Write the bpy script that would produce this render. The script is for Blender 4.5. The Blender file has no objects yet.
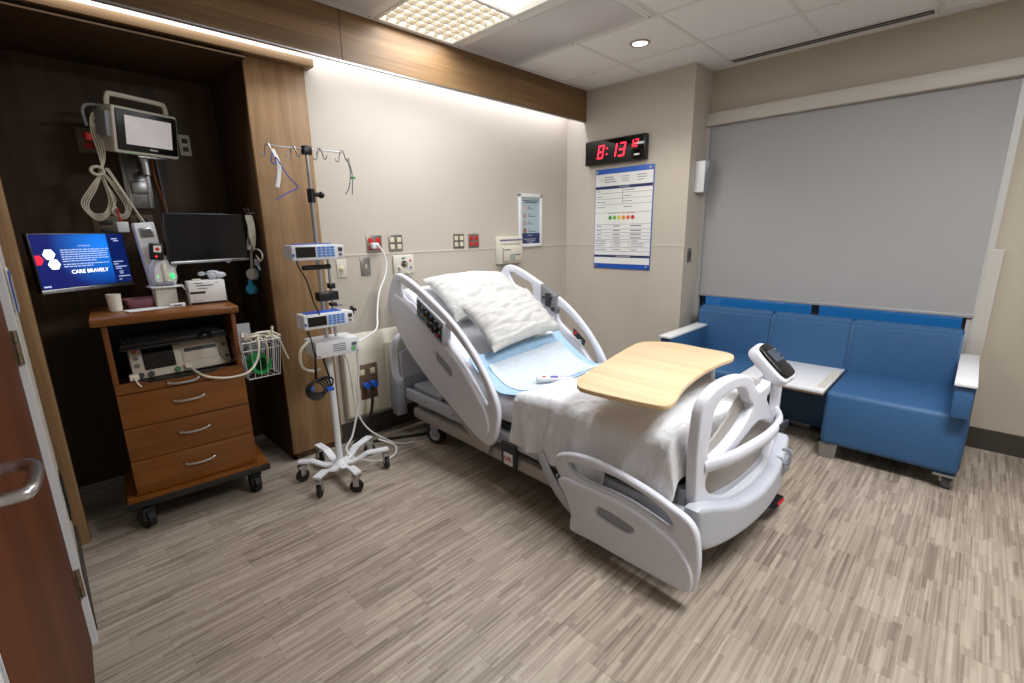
import bpy, bmesh, math, random
from mathutils import Vector, Matrix, noise
random.seed(7)
S = bpy.context.scene
COL = S.collection
PI = math.pi
# ---------------------------------------------------------------- camera, world, exposure
cam_d = bpy.data.cameras.new('camera'); cam = bpy.data.objects.new('camera', cam_d); COL.objects.link(cam)
cam_d.sensor_width = 36; cam_d.lens = 36 * 470.2 / 1024; cam_d.clip_start = 0.02
YW, PT, RL = math.radians(45.401), math.radians(13.25), math.radians(-0.9)
fwd = Vector((math.sin(YW) * math.cos(PT), math.cos(YW) * math.cos(PT), -math.sin(PT)))
r0 = Vector((math.cos(YW), -math.sin(YW), 0)); u0 = r0.cross(fwd)
rt = r0 * math.cos(RL) + u0 * math.sin(RL); up = -r0 * math.sin(RL) + u0 * math.cos(RL)
M3 = Matrix((rt, up, -fwd)).transposed().to_4x4(); M3.translation = Vector((-3.8913, -3.0387, 1.4519))
cam.matrix_world = M3
S.camera = cam
S.view_settings.view_transform = 'Standard'; S.view_settings.look = 'None'
S.view_settings.gamma = 1; S.view_settings.use_curve_mapping = False
S.view_settings.exposure = 0.42
w = bpy.data.worlds.new('dusk_sky'); S.world = w; w.use_nodes = True
w.node_tree.nodes['Background'].inputs[0].default_value = (0.03, 0.22, 0.48, 1)
w.node_tree.nodes['Background'].inputs[1].default_value = 0.5

def area(name, loc, sx, sy, power, col=(1, 1, 1), rot=(0, 0, 0), spread=180):
    d = bpy.data.lights.new(name, 'AREA'); d.shape = 'RECTANGLE'; d.size = sx; d.size_y = sy
    d.energy = power; d.color = col; d.spread = math.radians(spread)
    o = bpy.data.objects.new(name, d); COL.objects.link(o); o.location = loc; o.rotation_euler = rot
    return o
def spot(name, loc, power, col, ang=100, blend=.6, size=.05):
    d = bpy.data.lights.new(name, 'SPOT'); d.energy = power; d.color = col
    d.spot_size = math.radians(ang); d.spot_blend = blend; d.shadow_soft_size = size
    o = bpy.data.objects.new(name, d); COL.objects.link(o); o.location = loc
    return o
WARM = (1.0, 0.95, 0.87); COOL = (0.88, 0.92, 1.0); NEUT = (0.93, 0.96, 1.0)
area('exam_light_lamp', (-1.888, -0.82, 2.685), 0.50, 1.10, 19, NEUT, spread=175)
area('rear_fill_lamp', (-1.888, -3.27, 2.685), 0.50, 1.10, 58, NEUT)  # unseen lamp added out of view for ambient fill
area('cove_lamp', (-1.30, -0.15, 2.60), 2.55, 0.05, 9, COOL, (math.radians(18), 0, 0))
area('cove_lamp_alcove', (-3.25, -0.15, 2.60), 1.35, 0.05, 6, COOL, (math.radians(18), 0, 0))
DOWN = [(-0.664, -1.143), (-0.664, -3.27), (-2.498, -3.27)]
for dx, dy in DOWN:
    spot('downlight_lamp', (dx, dy, 2.69), (38 if dy > -2 else 14) if dx > -1 else 30, WARM if dx > -1 else NEUT, 115, .7, .06)

# ---------------------------------------------------------------- materials
def lin(h):
    if isinstance(h, str):
        h = h.lstrip('#'); c = [int(h[i:i + 2], 16) / 255 for i in (0, 2, 4)]
    else: c = list(h)
    return tuple([x / 12.92 if x <= .04045 else ((x + .055) / 1.055) ** 2.4 for x in c] + [1])
MATS = {}
def mat(name, col, rough=.5, metal=0, var=.06, scale=8, bump=0, bscale=200, emit=0, alpha=1, trans=0, coat=0, ecol=None, sheen=0):
    if name in MATS: return MATS[name]
    m = bpy.data.materials.new(name); m.use_nodes = True; nt = m.node_tree; N = nt.nodes; L = nt.links
    b = N['Principled BSDF']; c = lin(col)
    b.inputs['Roughness'].default_value = rough; b.inputs['Metallic'].default_value = metal
    if var:
        tc = N.new('ShaderNodeTexCoord'); n = N.new('ShaderNodeTexNoise'); n.inputs['Scale'].default_value = scale
        n.inputs['Detail'].default_value = 4
        r = N.new('ShaderNodeMapRange'); r.inputs['From Min'].default_value = .3; r.inputs['From Max'].default_value = .7
        r.inputs['To Min'].default_value = 1 - var; r.inputs['To Max'].default_value = 1 + var
        v = N.new('ShaderNodeVectorMath'); v.operation = 'SCALE'; v.inputs[0].default_value = c[:3]
        L.new(tc.outputs['Object'], n.inputs['Vector']); L.new(n.outputs['Fac'], r.inputs['Value'])
        L.new(r.outputs['Result'], v.inputs['Scale']); L.new(v.outputs['Vector'], b.inputs['Base Color'])
    else: b.inputs['Base Color'].default_value = c
    if bump:
        tc = N.new('ShaderNodeTexCoord'); n = N.new('ShaderNodeTexNoise'); n.inputs['Scale'].default_value = bscale
        bp = N.new('ShaderNodeBump'); bp.inputs['Strength'].default_value = bump; bp.inputs['Distance'].default_value = .01
        L.new(tc.outputs['Object'], n.inputs['Vector']); L.new(n.outputs['Fac'], bp.inputs['Height']); L.new(bp.outputs['Normal'], b.inputs['Normal'])
    if emit:
        b.inputs['Emission Color'].default_value = lin(ecol) if ecol else c; b.inputs['Emission Strength'].default_value = emit
    if trans: b.inputs['Transmission Weight'].default_value = trans
    if coat: b.inputs['Coat Weight'].default_value = coat; b.inputs['Coat Roughness'].default_value = .15
    if alpha < 1: b.inputs['Alpha'].default_value = alpha
    MATS[name] = m; return m
def wood(name, ca, cb, rough=.45, axis='Z', scale=1.0, coat=0, dist=1.5):
    m = bpy.data.materials.new(name); m.use_nodes = True; nt = m.node_tree; N = nt.nodes; L = nt.links
    b = N['Principled BSDF']; b.inputs['Roughness'].default_value = rough
    if coat: b.inputs['Coat Weight'].default_value = coat; b.inputs['Coat Roughness'].default_value = .12
    b.inputs['Specular IOR Level'].default_value = .3
    tc = N.new('ShaderNodeTexCoord'); mp = N.new('ShaderNodeMapping')
    s = [14 * scale] * 3; s['XYZ'.index(axis)] = .9 * scale; mp.inputs['Scale'].default_value = s
    n = N.new('ShaderNodeTexNoise'); n.inputs['Scale'].default_value = 1; n.inputs['Detail'].default_value = 8; n.inputs['Distortion'].default_value = dist * .2
    mp2 = N.new('ShaderNodeMapping'); s2 = [120 * scale] * 3; s2['XYZ'.index(axis)] = 3 * scale; mp2.inputs['Scale'].default_value = s2
    n2 = N.new('ShaderNodeTexNoise'); n2.inputs['Scale'].default_value = 1; n2.inputs['Detail'].default_value = 3
    mx = N.new('ShaderNodeMath'); mx.operation = 'MULTIPLY_ADD'; mx.inputs[1].default_value = .35
    sc = N.new('ShaderNodeMath'); sc.operation = 'MULTIPLY'; sc.inputs[1].default_value = .65
    r = N.new('ShaderNodeValToRGB'); r.color_ramp.elements[0].position = .36; r.color_ramp.elements[1].position = .64
    r.color_ramp.elements[0].color = lin(ca); r.color_ramp.elements[1].color = lin(cb)
    L.new(tc.outputs['Object'], mp.inputs[0]); L.new(mp.outputs[0], n.inputs['Vector'])
    L.new(tc.outputs['Object'], mp2.inputs[0]); L.new(mp2.outputs[0], n2.inputs['Vector'])
    L.new(n.outputs['Fac'], sc.inputs[0]); L.new(n2.outputs['Fac'], mx.inputs[0]); L.new(sc.outputs[0], mx.inputs[2])
    L.new(mx.outputs[0], r.inputs[0]); L.new(r.outputs[0], b.inputs['Base Color'])
    return m
def floor_mat():
    m = bpy.data.materials.new('linear_vinyl_floor'); m.use_nodes = True; nt = m.node_tree; N = nt.nodes; L = nt.links
    b = N['Principled BSDF']; b.inputs['Roughness'].default_value = .42
    tc = N.new('ShaderNodeTexCoord'); sp = N.new('ShaderNodeSeparateXYZ'); L.new(tc.outputs['Object'], sp.inputs[0])
    def mth(op, a, bb=None):
        x = N.new('ShaderNodeMath'); x.operation = op
        for i, q in enumerate([a, bb]):
            if q is None: continue
            if isinstance(q, (int, float)): x.inputs[i].default_value = q
            else: L.new(q, x.inputs[i])
        return x.outputs[0]
    def wn(a, bb, w=0):
        c = N.new('ShaderNodeCombineXYZ'); 
        for i, q in enumerate([a, bb, w]):
            if isinstance(q, (int, float)): c.inputs[i].default_value = q
            else: L.new(q, c.inputs[i])
        x = N.new('ShaderNodeTexWhiteNoise'); L.new(c.outputs[0], x.inputs[0]); return x.outputs['Value']
    X, Y = sp.outputs[0], sp.outputs[1]
    blk = mth('FLOOR', mth('DIVIDE', Y, .152))            # plank rows
    off = mth('MULTIPLY', wn(blk, 3.3), .30)
    xs = mth('DIVIDE', mth('ADD', X, off), .30)
    colr = mth('FLOOR', xs)
    fx = mth('FRACT', xs); fy = mth('FRACT', mth('DIVIDE', Y, .152))
    st = mth('FLOOR', mth('DIVIDE', Y, .0069)); st2 = mth('FLOOR', mth('DIVIDE', Y, .0152))
    so = mth('MULTIPLY', wn(st2, 9.1), 1.0)
    v1 = wn(mth('FLOOR', mth('ADD', mth('MULTIPLY', xs, 1.0), 0)), st, 1.7)
    v2 = wn(mth('FLOOR', mth('ADD', mth('MULTIPLY', xs, 2.0), so)), st2, 5.1)
    v3 = wn(colr, blk, 8.2)
    nz = N.new('ShaderNodeTexNoise'); mp = N.new('ShaderNodeMapping'); mp.inputs['Scale'].default_value = (3, 130, 1); nz.inputs['Scale'].default_value = 1; nz.inputs['Detail'].default_value = 5
    L.new(tc.outputs['Object'], mp.inputs[0]); L.new(mp.outputs[0], nz.inputs['Vector'])
    v = mth('ADD', mth('ADD', mth('MULTIPLY', v1, .26), mth('MULTIPLY', v2, .24)), mth('ADD', mth('MULTIPLY', v3, .14), mth('MULTIPLY', nz.outputs['Fac'], .5)))
    r = N.new('ShaderNodeValToRGB'); e = r.color_ramp.elements
    e[0].position = .22; e[0].color = lin('#6a5e52'); e[1].position = .92; e[1].color = lin('#b9ad9d')
    k = e.new(.42); k.color = lin('#877a6c'); k = e.new(.62); k.color = lin('#a09384')
    L.new(v, r.inputs[0])
    seam = mth('MAXIMUM', mth('LESS_THAN', fx, .006), mth('LESS_THAN', fy, .008))
    mx = N.new('ShaderNodeMix'); mx.data_type = 'RGBA'; mx.inputs[7].default_value = lin('#5a4c40')
    L.new(mth('MULTIPLY', seam, .45), mx.inputs[0]); L.new(r.outputs[0], mx.inputs[6]); L.new(mx.outputs[2], b.inputs['Base Color'])
    bm_ = N.new('ShaderNodeBump'); bm_.inputs['Strength'].default_value = .15; bm_.inputs['Distance'].default_value = .002
    L.new(v, bm_.inputs['Height']); L.new(bm_.outputs[0], b.inputs['Normal'])
    return m
def fabric(name, col, col2, rough=.8, sx=1, sy=1, sz=1, scale=500, bump=.3, wrinkle=0, wscale=7):
    m = bpy.data.materials.new(name); m.use_nodes = True; nt = m.node_tree; N = nt.nodes; L = nt.links
    b = N['Principled BSDF']; b.inputs['Roughness'].default_value = rough
    tc = N.new('ShaderNodeTexCoord'); mp = N.new('ShaderNodeMapping'); mp.inputs['Scale'].default_value = (sx, sy, sz)
    n = N.new('ShaderNodeTexNoise'); n.inputs['Scale'].default_value = scale; n.inputs['Detail'].default_value = 2
    r = N.new('ShaderNodeValToRGB'); r.color_ramp.elements[0].position = .35; r.color_ramp.elements[1].position = .65
    r.color_ramp.elements[0].color = lin(col); r.color_ramp.elements[1].color = lin(col2)
    bm_ = N.new('ShaderNodeBump'); bm_.inputs['Strength'].default_value = bump; bm_.inputs['Distance'].default_value = .002
    L.new(tc.outputs['Object'], mp.inputs[0]); L.new(mp.outputs[0], n.inputs['Vector']); L.new(n.outputs['Fac'], r.inputs[0])
    L.new(r.outputs[0], b.inputs['Base Color']); L.new(n.outputs['Fac'], bm_.inputs['Height']); L.new(bm_.outputs[0], b.inputs['Normal'])
    if wrinkle:
        b.inputs['Specular IOR Level'].default_value = .12
        n3 = N.new('ShaderNodeTexNoise'); n3.inputs['Scale'].default_value = wscale; n3.inputs['Detail'].default_value = 3; n3.inputs['Distortion'].default_value = 1.4
        ma = N.new('ShaderNodeMath'); ma.operation = 'SUBTRACT'; ma.inputs[1].default_value = .5; mb = N.new('ShaderNodeMath'); mb.operation = 'ABSOLUTE'
        mc = N.new('ShaderNodeMath'); mc.operation = 'POWER'; mc.inputs[1].default_value = .6
        b2 = N.new('ShaderNodeBump'); b2.inputs['Strength'].default_value = wrinkle; b2.inputs['Distance'].default_value = .03; b2.invert = True
        L.new(tc.outputs['Object'], n3.inputs['Vector']); L.new(n3.outputs['Fac'], ma.inputs[0]); L.new(ma.outputs[0], mb.inputs[0]); L.new(mb.outputs[0], mc.inputs[0]); L.new(mc.outputs[0], b2.inputs['Height'])
        L.new(b2.outputs[0], bm_.inputs['Normal'])
    return m
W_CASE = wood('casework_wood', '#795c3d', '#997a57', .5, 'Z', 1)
W_FASC = wood('fascia_wood', '#664e34', '#8a6c4a', .45, 'X', .8)
W_SHADE = wood('casework_wood_shaded', '#3b2917', '#523a22', .5, 'Z', 1)  # same casework wood, darkened so the alcove's shade is in the colour
W_CART = wood('cherry_laminate', '#5f3612', '#84501f', .35, 'X', 1.0, .1)
W_CARTV = wood('cherry_laminate_vertical', '#572f10', '#78461b', .35, 'Z', 1.0, .1)
W_DOOR = wood('door_veneer', '#4a2209', '#60300f', .6, 'Z', .7, 0)
W_TRAY = wood('maple_laminate', '#d2b48b', '#e2c9a4', .38, 'Y', .6)
FLOOR = floor_mat()
PAINT = mat('wall_paint', '#bdb4a7', .6, var=.015, scale=3, bump=.05, bscale=300)
PAINT2 = mat('window_wall_paint', '#b0a594', .6, var=.015, scale=3, bump=.05, bscale=300)
JAMB = mat('jamb_paint', '#b4b1ac', .4, var=.02)
TILE = mat('ceiling_tile', '#ecebe8', .85, var=.03, scale=60, bump=.3, bscale=250)
TBAR = mat('ceiling_bar', '#e0deda', .5, var=0)
BASEB = mat('rubber_base', '#3a332c', .6, var=.05)
WHITE = mat('white_enamel', '#dcdde0', .35, var=.02)
OFFW = mat('off_white_plastic', '#cfcabb', .4, var=.03)
CREAM = mat('cream_panel', '#d0c9b9', .4, var=.03)
GREYP = mat('bed_grey_plastic', '#d8d9e2', .42, var=.015, bump=.03, bscale=500)
GREYD = mat('bed_dark_grey', '#8e9199', .45, var=.03)
GREYM = mat('bed_mid_grey', '#b9bcc4', .45, var=.02)
GREYW = mat('warm_grey_panel', '#a8a29b', .5, var=.02)
CHAR = mat('charcoal_frame', '#2c2d30', .5, var=.05)
BLACK = mat('black_plastic', '#0c0c0d', .35, var=.05)
BLKG = mat('black_gloss', '#050506', .08, var=0)
RUBBER = mat('black_rubber', '#121212', .65, var=.05)
STEEL = mat('brushed_steel', '#c2c2c4', .28, 1, var=.03)
ALU = mat('aluminium', '#a9aaac', .35, 1, var=.04)
PLATE = mat('steel_plate', '#8e8a84', .38, .8, var=.04)
RED = mat('red_plastic', '#c3211c', .4, var=0)
IVORY = mat('ivory_plastic', '#d9d0b4', .45, var=0)
BLUE = mat('blue_plastic', '#1f58b8', .4, var=.02)
NAVY = mat('navy_print', '#23305c', .6, var=0)
PAPER = mat('white_paper', '#e2e2e0', .6, var=.01)
INK = mat('grey_print', '#5a5d66', .7, var=0)
INKL = mat('light_print', '#a8acb4', .7, var=0)
LINEN = fabric('white_linen', '#dcdde2', '#e8e9ee', .85, scale=350, bump=.15, wrinkle=.22, wscale=3.5)
LINEN2 = fabric('white_knit_blanket', '#d4d5d9', '#e6e6e8', .9, sx=1, sy=.25, scale=420, bump=.5, wrinkle=.35, wscale=4)
PILLOW = fabric('white_pillowcase', '#c6c5c2', '#d2d1cd', .85, scale=300, bump=.12, wrinkle=.35, wscale=4)
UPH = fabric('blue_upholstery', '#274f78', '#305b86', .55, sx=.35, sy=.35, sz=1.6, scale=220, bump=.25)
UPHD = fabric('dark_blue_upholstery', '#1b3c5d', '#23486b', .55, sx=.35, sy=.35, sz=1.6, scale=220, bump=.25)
CABLE = mat('cream_cable', '#d3cbb8', .5, var=.03)
CABLEW = mat('white_cable', '#dcdcdc', .45, var=.02)
CLEAR = mat('clear_acrylic', '#e8edf2', .1, var=0, alpha=.35)
BAG = mat('clear_plastic_bag', '#d4d8de', .2, var=.1, alpha=.4)
GREEN = mat('green_ring', '#12a04a', .4, var=.1)
LEDR = mat('red_led', '#ff2a3c', .5, var=0, emit=2.2, ecol='#ff2038')

# ---------------------------------------------------------------- mesh helpers
def I4(): return Matrix.Identity(4)
class M:
    """collects shapes into one bmesh"""
    def __init__(s): s.b = bmesh.new()
    def _x(s, vs, T):
        if T is not None: bmesh.ops.transform(s.b, matrix=T, verts=vs)
    def box(s, x0, x1, y0, y1, z0, z1, bev=0, T=None, seg=2):
        r = bmesh.ops.create_cube(s.b, size=1); vs = r['verts']
        bmesh.ops.transform(s.b, matrix=Matrix.Translation(((x0 + x1) / 2, (y0 + y1) / 2, (z0 + z1) / 2)) @ Matrix.Diagonal((abs(x1 - x0), abs(y1 - y0), abs(z1 - z0), 1)), verts=vs)
        if bev:
            es = list({e for v in vs for e in v.link_edges})
            rr = bmesh.ops.bevel(s.b, geom=es, offset=bev, segments=seg, affect='EDGES', profile=.5)
            vs = list({v for f in rr['faces'] for v in f.verts} | {v for v in vs if v.is_valid})
        s._x(vs, T); return s
    def cyl(s, a, b_, r, r2=None, n=20, T=None, caps=True):
        a = Vector(a); b_ = Vector(b_); d = b_ - a; L = d.length
        q = d.to_track_quat('Z', 'Y').to_matrix().to_4x4()
        rr = bmesh.ops.create_cone(s.b, cap_ends=caps, segments=n, radius1=r, radius2=r if r2 is None else r2, depth=L)
        bmesh.ops.transform(s.b, matrix=Matrix.Translation((a + b_) / 2) @ q, verts=rr['verts']); s._x(rr['verts'], T); return s
    def ball(s, c, r, sc=(1, 1, 1), T=None, n=16):
        rr = bmesh.ops.create_uvsphere(s.b, u_segments=n, v_segments=max(6, n // 2), radius=r)
        bmesh.ops.transform(s.b, matrix=Matrix.Translation(c) @ Matrix.Diagonal((*sc, 1)), verts=rr['verts']); s._x(rr['verts'], T); return s
    def tube(s, pts, r, n=8, T=None, smooth=True, closed=False, flat=None):
        P = [Vector(p) for p in pts]
        if smooth and len(P) > 2: P = catmull(P, 6, closed)
        rings = []; ref = Vector((0, 0, 1)); prev = None
        for i, p in enumerate(P):
            if closed: t = (P[(i + 1) % len(P)] - P[i - 1])
            else: t = (P[min(i + 1, len(P) - 1)] - P[max(i - 1, 0)])
            if t.length < 1e-9: t = Vector((0, 0, 1))
            t.normalize()
            if prev is None:
                a = t.cross(ref)
                if a.length < .1: a = t.cross(Vector((1, 0, 0)))
                a.normalize()
            else:
                a = prev - t * prev.dot(t)
                if a.length < 1e-6: a = t.cross(ref)
                a.normalize()
            prev = a; bb = t.cross(a)
            ra, rb = (r, r) if flat is None else flat
            rings.append([s.b.verts.new(p + a * (math.cos(k * 2 * PI / n) * ra) + bb * (math.sin(k * 2 * PI / n) * rb)) for k in range(n)])
        m = len(rings)
        for i in range(m if closed else m - 1):
            A, B = rings[i], rings[(i + 1) % m]
            for k in range(n): s.b.faces.new((A[k], A[(k + 1) % n], B[(k + 1) % n], B[k]))
        if not closed:
            s.b.faces.new(rings[0][::-1]); s.b.faces.new(rings[-1])
        s._x([v for rg in rings for v in rg], T); return s
    def prism(s, poly, d0, d1, T=None, bev=0):
        """poly in local xy, extruded along z d0..d1"""
        vs = [s.b.verts.new((p[0], p[1], d0)) for p in poly]; f = s.b.faces.new(vs)
        f.normal_update()
        if (f.normal.z > 0) == (d1 > d0): f.normal_flip()
        r = bmesh.ops.extrude_face_region(s.b, geom=[f]); nv = [g for g in r['geom'] if isinstance(g, bmesh.types.BMVert)]
        bmesh.ops.translate(s.b, vec=(0, 0, d1 - d0), verts=nv); al = vs + nv
        if bev:
            es = [e for e in {e for v in al for e in v.link_edges}]
            rr = bmesh.ops.bevel(s.b, geom=es, offset=bev, segments=2, affect='EDGES'); al = list({v for f_ in rr['faces'] for v in f_.verts} | {v for v in al if v.is_valid})
        s._x(al, T); return s
    def lathe(s, prof, n=24, T=None):
        rings = [[s.b.verts.new((max(r, 1e-4) * math.cos(2 * PI * k / n), max(r, 1e-4) * math.sin(2 * PI * k / n), z)) for k in range(n)] for r, z in prof]
        for A, B in zip(rings, rings[1:]):
            for k in range(n): s.b.faces.new((A[k], A[(k + 1) % n], B[(k + 1) % n], B[k]))
        s.b.faces.new(rings[0][::-1]); s.b.faces.new(rings[-1]); s._x([v for r in rings for v in r], T); return s
    def grid(s, nu, nv, f, thick=0):
        V = [[s.b.verts.new(f(i / nu, j / nv)) for j in range(nv + 1)] for i in range(nu + 1)]
        F = [s.b.faces.new((V[i][j], V[i + 1][j], V[i + 1][j + 1], V[i][j + 1])) for i in range(nu) for j in range(nv)]
        if thick:
            s.b.normal_update(); C_ = {}
            for row in V:
                for v in row:
                    n = v.normal if v.normal.length > .1 else Vector((0, 0, 1))
                    C_[v] = s.b.verts.new(v.co - n * thick)
            for f in F: s.b.faces.new([C_[v] for v in reversed(f.verts[:])])
            rim = [V[i][0] for i in range(nu + 1)] + [V[nu][j] for j in range(1, nv + 1)] + [V[i][nv] for i in range(nu - 1, -1, -1)] + [V[0][j] for j in range(nv - 1, 0, -1)]
            for a, b_ in zip(rim, rim[1:] + rim[:1]): s.b.faces.new((a, C_[a], C_[b_], b_))
        return s
    def mesh(s, me):
        n0 = len(s.b.verts); s.b.from_mesh(me); return s
    def mk(s, name, m, parent=None, smooth=40, fixn=True, label=None):
        if fixn: bmesh.ops.recalc_face_normals(s.b, faces=s.b.faces)
        me = bpy.data.meshes.new(name); s.b.to_mesh(me); s.b.free()
        me.materials.append(m)
        if smooth:
            for p in me.polygons: p.use_smooth = True
            me.set_sharp_from_angle(angle=math.radians(smooth))
        o = bpy.data.objects.new(name, me); COL.objects.link(o)
        if parent: o.parent = parent
        if label: o['label'] = label
        return o
def catmull(P, k=6, closed=False):
    P = [Vector(p) for p in P]; out = []; n = len(P)
    rng = range(n) if closed else range(n - 1)
    for i in rng:
        p1, p2 = P[i], P[(i + 1) % n]
        p0 = P[i - 1] if (closed or i > 0) else p1 * 2 - p2
        p3 = P[(i + 2) % n] if (closed or i + 2 < n) else p2 * 2 - p1
        for j in range(k):
            t = j / k
            out.append(.5 * ((2 * p1) + (p2 - p0) * t + (2 * p0 - 5 * p1 + 4 * p2 - p3) * t * t + (3 * p1 - p0 - 3 * p2 + p3) * t ** 3))
    if not closed: out.append(P[-1])
    return out
DG = None
def plate(name, m, parent, outer, holes=(), thick=.03, bev=.008, T=None, sm=4, bend=None, cuts=(), smooth=40, closed_smooth=True, label=None):
    """rounded plate with holes: outline in local XY (curve), thickness along Z centred; T maps to parent space"""
    cu = bpy.data.curves.new('outline', 'CURVE'); cu.dimensions = '2D'; cu.fill_mode = 'BOTH'
    cu.extrude = max(thick / 2 - bev, .0001); cu.bevel_depth = bev; cu.bevel_resolution = 2; cu.offset = -bev
    for poly in [outer] + list(holes):
        P = [Vector((p[0], p[1], 0)) for p in poly]
        if closed_smooth and sm > 1: P = catmull(P, sm, True)
        sp = cu.splines.new('POLY'); sp.points.add(len(P) - 1); sp.use_cyclic_u = True
        for q, p in zip(sp.points, P): q.co = (p.x, p.y, 0, 1)
    o = bpy.data.objects.new('outline', cu); COL.objects.link(o)
    dg = bpy.context.evaluated_depsgraph_get(); me = bpy.data.meshes.new_from_object(o.evaluated_get(dg))
    bpy.data.objects.remove(o); bpy.data.curves.remove(cu)
    b = M(); b.b.from_mesh(me); bpy.data.meshes.remove(me)
    bmesh.ops.remove_doubles(b.b, verts=b.b.verts, dist=.00005)
    for c in cuts:
        bmesh.ops.bisect_plane(b.b, geom=b.b.verts[:] + b.b.edges[:] + b.b.faces[:], plane_co=(c, 0, 0), plane_no=(1, 0, 0))
    if bend:
        for v in b.b.verts: v.co = bend(v.co)
    if T is not None: bmesh.ops.transform(b.b, matrix=T, verts=b.b.verts)
    return b.mk(name, m, parent, smooth, label=label)
def text(s, size, T, m, parent, name='lettering', align='CENTER', ext=.0006, sx=1, bold=0):
    cu = bpy.data.curves.new('text', 'FONT'); cu.body = s; cu.size = size; cu.align_x = align; cu.align_y = 'CENTER'; cu.extrude = ext; cu.offset = bold; cu.resolution_u = 2
    o = bpy.data.objects.new('text', cu); COL.objects.link(o)
    dg = bpy.context.evaluated_depsgraph_get(); me = bpy.data.meshes.new_from_object(o.evaluated_get(dg))
    bpy.data.objects.remove(o); bpy.data.curves.remove(cu)
    me.transform(T @ Matrix.Diagonal((sx, 1, 1, 1))); me.materials.clear(); me.materials.append(m); me.name = name
    q = bpy.data.objects.new(name, me); COL.objects.link(q); q.parent = parent; return q
def basis(o, x, y, z=None):
    x = Vector(x).normalized(); y = Vector(y).normalized(); z = x.cross(y) if z is None else Vector(z)
    m = Matrix((x, y, z)).transposed().to_4x4(); m.translation = Vector(o); return m
def FACE_HEAD(x, y, z): return basis((x, y, z), (1, 0, 0), (0, 0, 1))       # things on the headwall, facing the room (-Y)
def FACE_CLOCK(x, y, z): return basis((x, y, z), (0, -1, 0), (0, 0, 1))     # things on the X = 0 wall, facing -X
def thing(name, label, cat, loc=(0, 0, 0), rz=0, group=None, T=None):
    o = bpy.data.objects.new(name, None); COL.objects.link(o)
    if T is not None: o.matrix_world = T
    else: o.location = loc; o.rotation_euler = (0, 0, rz)
    o.empty_display_size = .05
    tag(o, label, cat, group); return o
def tag(o, label, cat, group=None):
    o['label'] = label; o['category'] = cat
    if group: o['group'] = group
    return o
def struct(b, name, m, smooth=0, parent=None):
    o = b.mk(name, m, parent, smooth)
    if not parent: o['kind'] = 'structure'
    return o
def copy_tree(o, parent=None):
    c = o.copy(); COL.objects.link(c); c.parent = parent
    for ch in list(o.children): copy_tree(ch, c)
    return c

# ---------------------------------------------------------------- setting
XL = -3.954; HY = -.222; ZF = 2.427; CH = 2.7; XW = .317; CY = -1.253; PX0 = -2.882; PX1 = -2.549; AX0 = -3.907; YB = -5.2
struct(M().box(-5.2, .9, YB, .75, -.1, 0), 'floor', FLOOR)
# headwall
struct(M().box(PX1, 0, 0, .12, 0, CH), 'wall_head', PAINT)
struct(M().box(XL - .05, PX1, 0, .12, 2.446, CH), 'wall_head_upper', PAINT)
struct(M().box(0, .45, CY, .12, 0, CH), 'wall_clock', PAINT)
WY0, WY1, WZ0, WZ1 = CY, -3.07, .62, 2.36
struct(M().box(XW, .45, YB, WY1, 0, CH).box(XW, .45, WY1, CY + .0, WZ1 - .08, CH).box(XW, .45, WY1, CY, 0, WZ0), 'wall_window', PAINT2)
struct(M().box(XL - .12, XL, -.86, .66, 0, CH).box(XL - .12, XL, -2.16, -.86, 2.2, CH), 'wall_left', PAINT)
struct(M().box(-4.20, -4.055, YB, -2.21, 0, CH), 'wall_left_near', PAINT).name = 'wall_left_near'
struct(M().box(-5.2, .9, YB - .1, YB, 0, CH), 'wall_back', PAINT)
struct(M().box(-5.3, -5.2, YB, .75, 0, CH), 'wall_corridor', PAINT)
# window
wn = M()
wn.box(.36, .41, WY1, WY1 + .05, WZ0, WZ1).box(.36, .41, CY - .05, CY, WZ0, WZ1).box(.36, .41, WY1, CY, WZ0, WZ0 + .05).box(.36, .41, WY1, CY, WZ1 - .12, WZ1 - .02)
wn.box(.365, .405, WY1, CY, 1.93, 1.985).box(.365, .405, -2.20, -2.155, WZ0, WZ1)
wf = struct(wn, 'window_1', mat('window_frame_metal', '#3b4654', .4, .4, var=0))
g = M().box(.383, .387, WY1 + .04, CY - .04, WZ0 + .04, WZ1 - .1).mk('pane', mat('window_glass', '#bcd4f0', .02, var=0, trans=1), wf, 0)
struct(M().box(.30, .35, WY1 - .0, WY1 + .03, .0, WZ1).box(.285, XW + .002, WY1 - .03, WY1 + .006, .0, WZ1), 'trim_1', JAMB)
struct(M().box(.29, XW + .01, CY - .03, CY, 0, WZ1).box(.275, .292, CY - .012, CY, 0, WZ1, .002), 'trim_2', JAMB)
struct(M().box(.283, XW, -3.145, -3.075, .14, 1.295, .004), 'trim_3', mat('bumper_trim', '#b9b3aa', .45, var=.01))
# wainscot cap lines, corner guard
struct(M().box(PX1, -.003, -.0035, 0, 1.304, 1.312), 'trim_4', mat('seam_strip', '#cfc8bb', .45, var=0))
struct(M().box(-.004, 0, CY + .0, -.0035, 1.304, 1.312).box(-.008, .02, CY - .008, CY + .02, 1.303, 1.313), 'trim_5', MATS['seam_strip'])
struct(M().box(-.004, 0, CY - .004, CY + .055, .14, 1.303).box(-.004, .05, CY - .004, CY, .14, 1.303), 'trim_6', PAINT)
# baseboards
struct(M().box(PX1, 0, -.012, 0, 0, .139), 'baseboard_head', BASEB)
struct(M().box(-.012, 0, CY - .012, -.012, 0, .139).box(0, XW, CY - .012, CY, 0, .139), 'baseboard_clock', BASEB)
struct(M().box(XW - .012, XW, YB, CY - .012, 0, .139), 'baseboard_window', BASEB)
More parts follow.
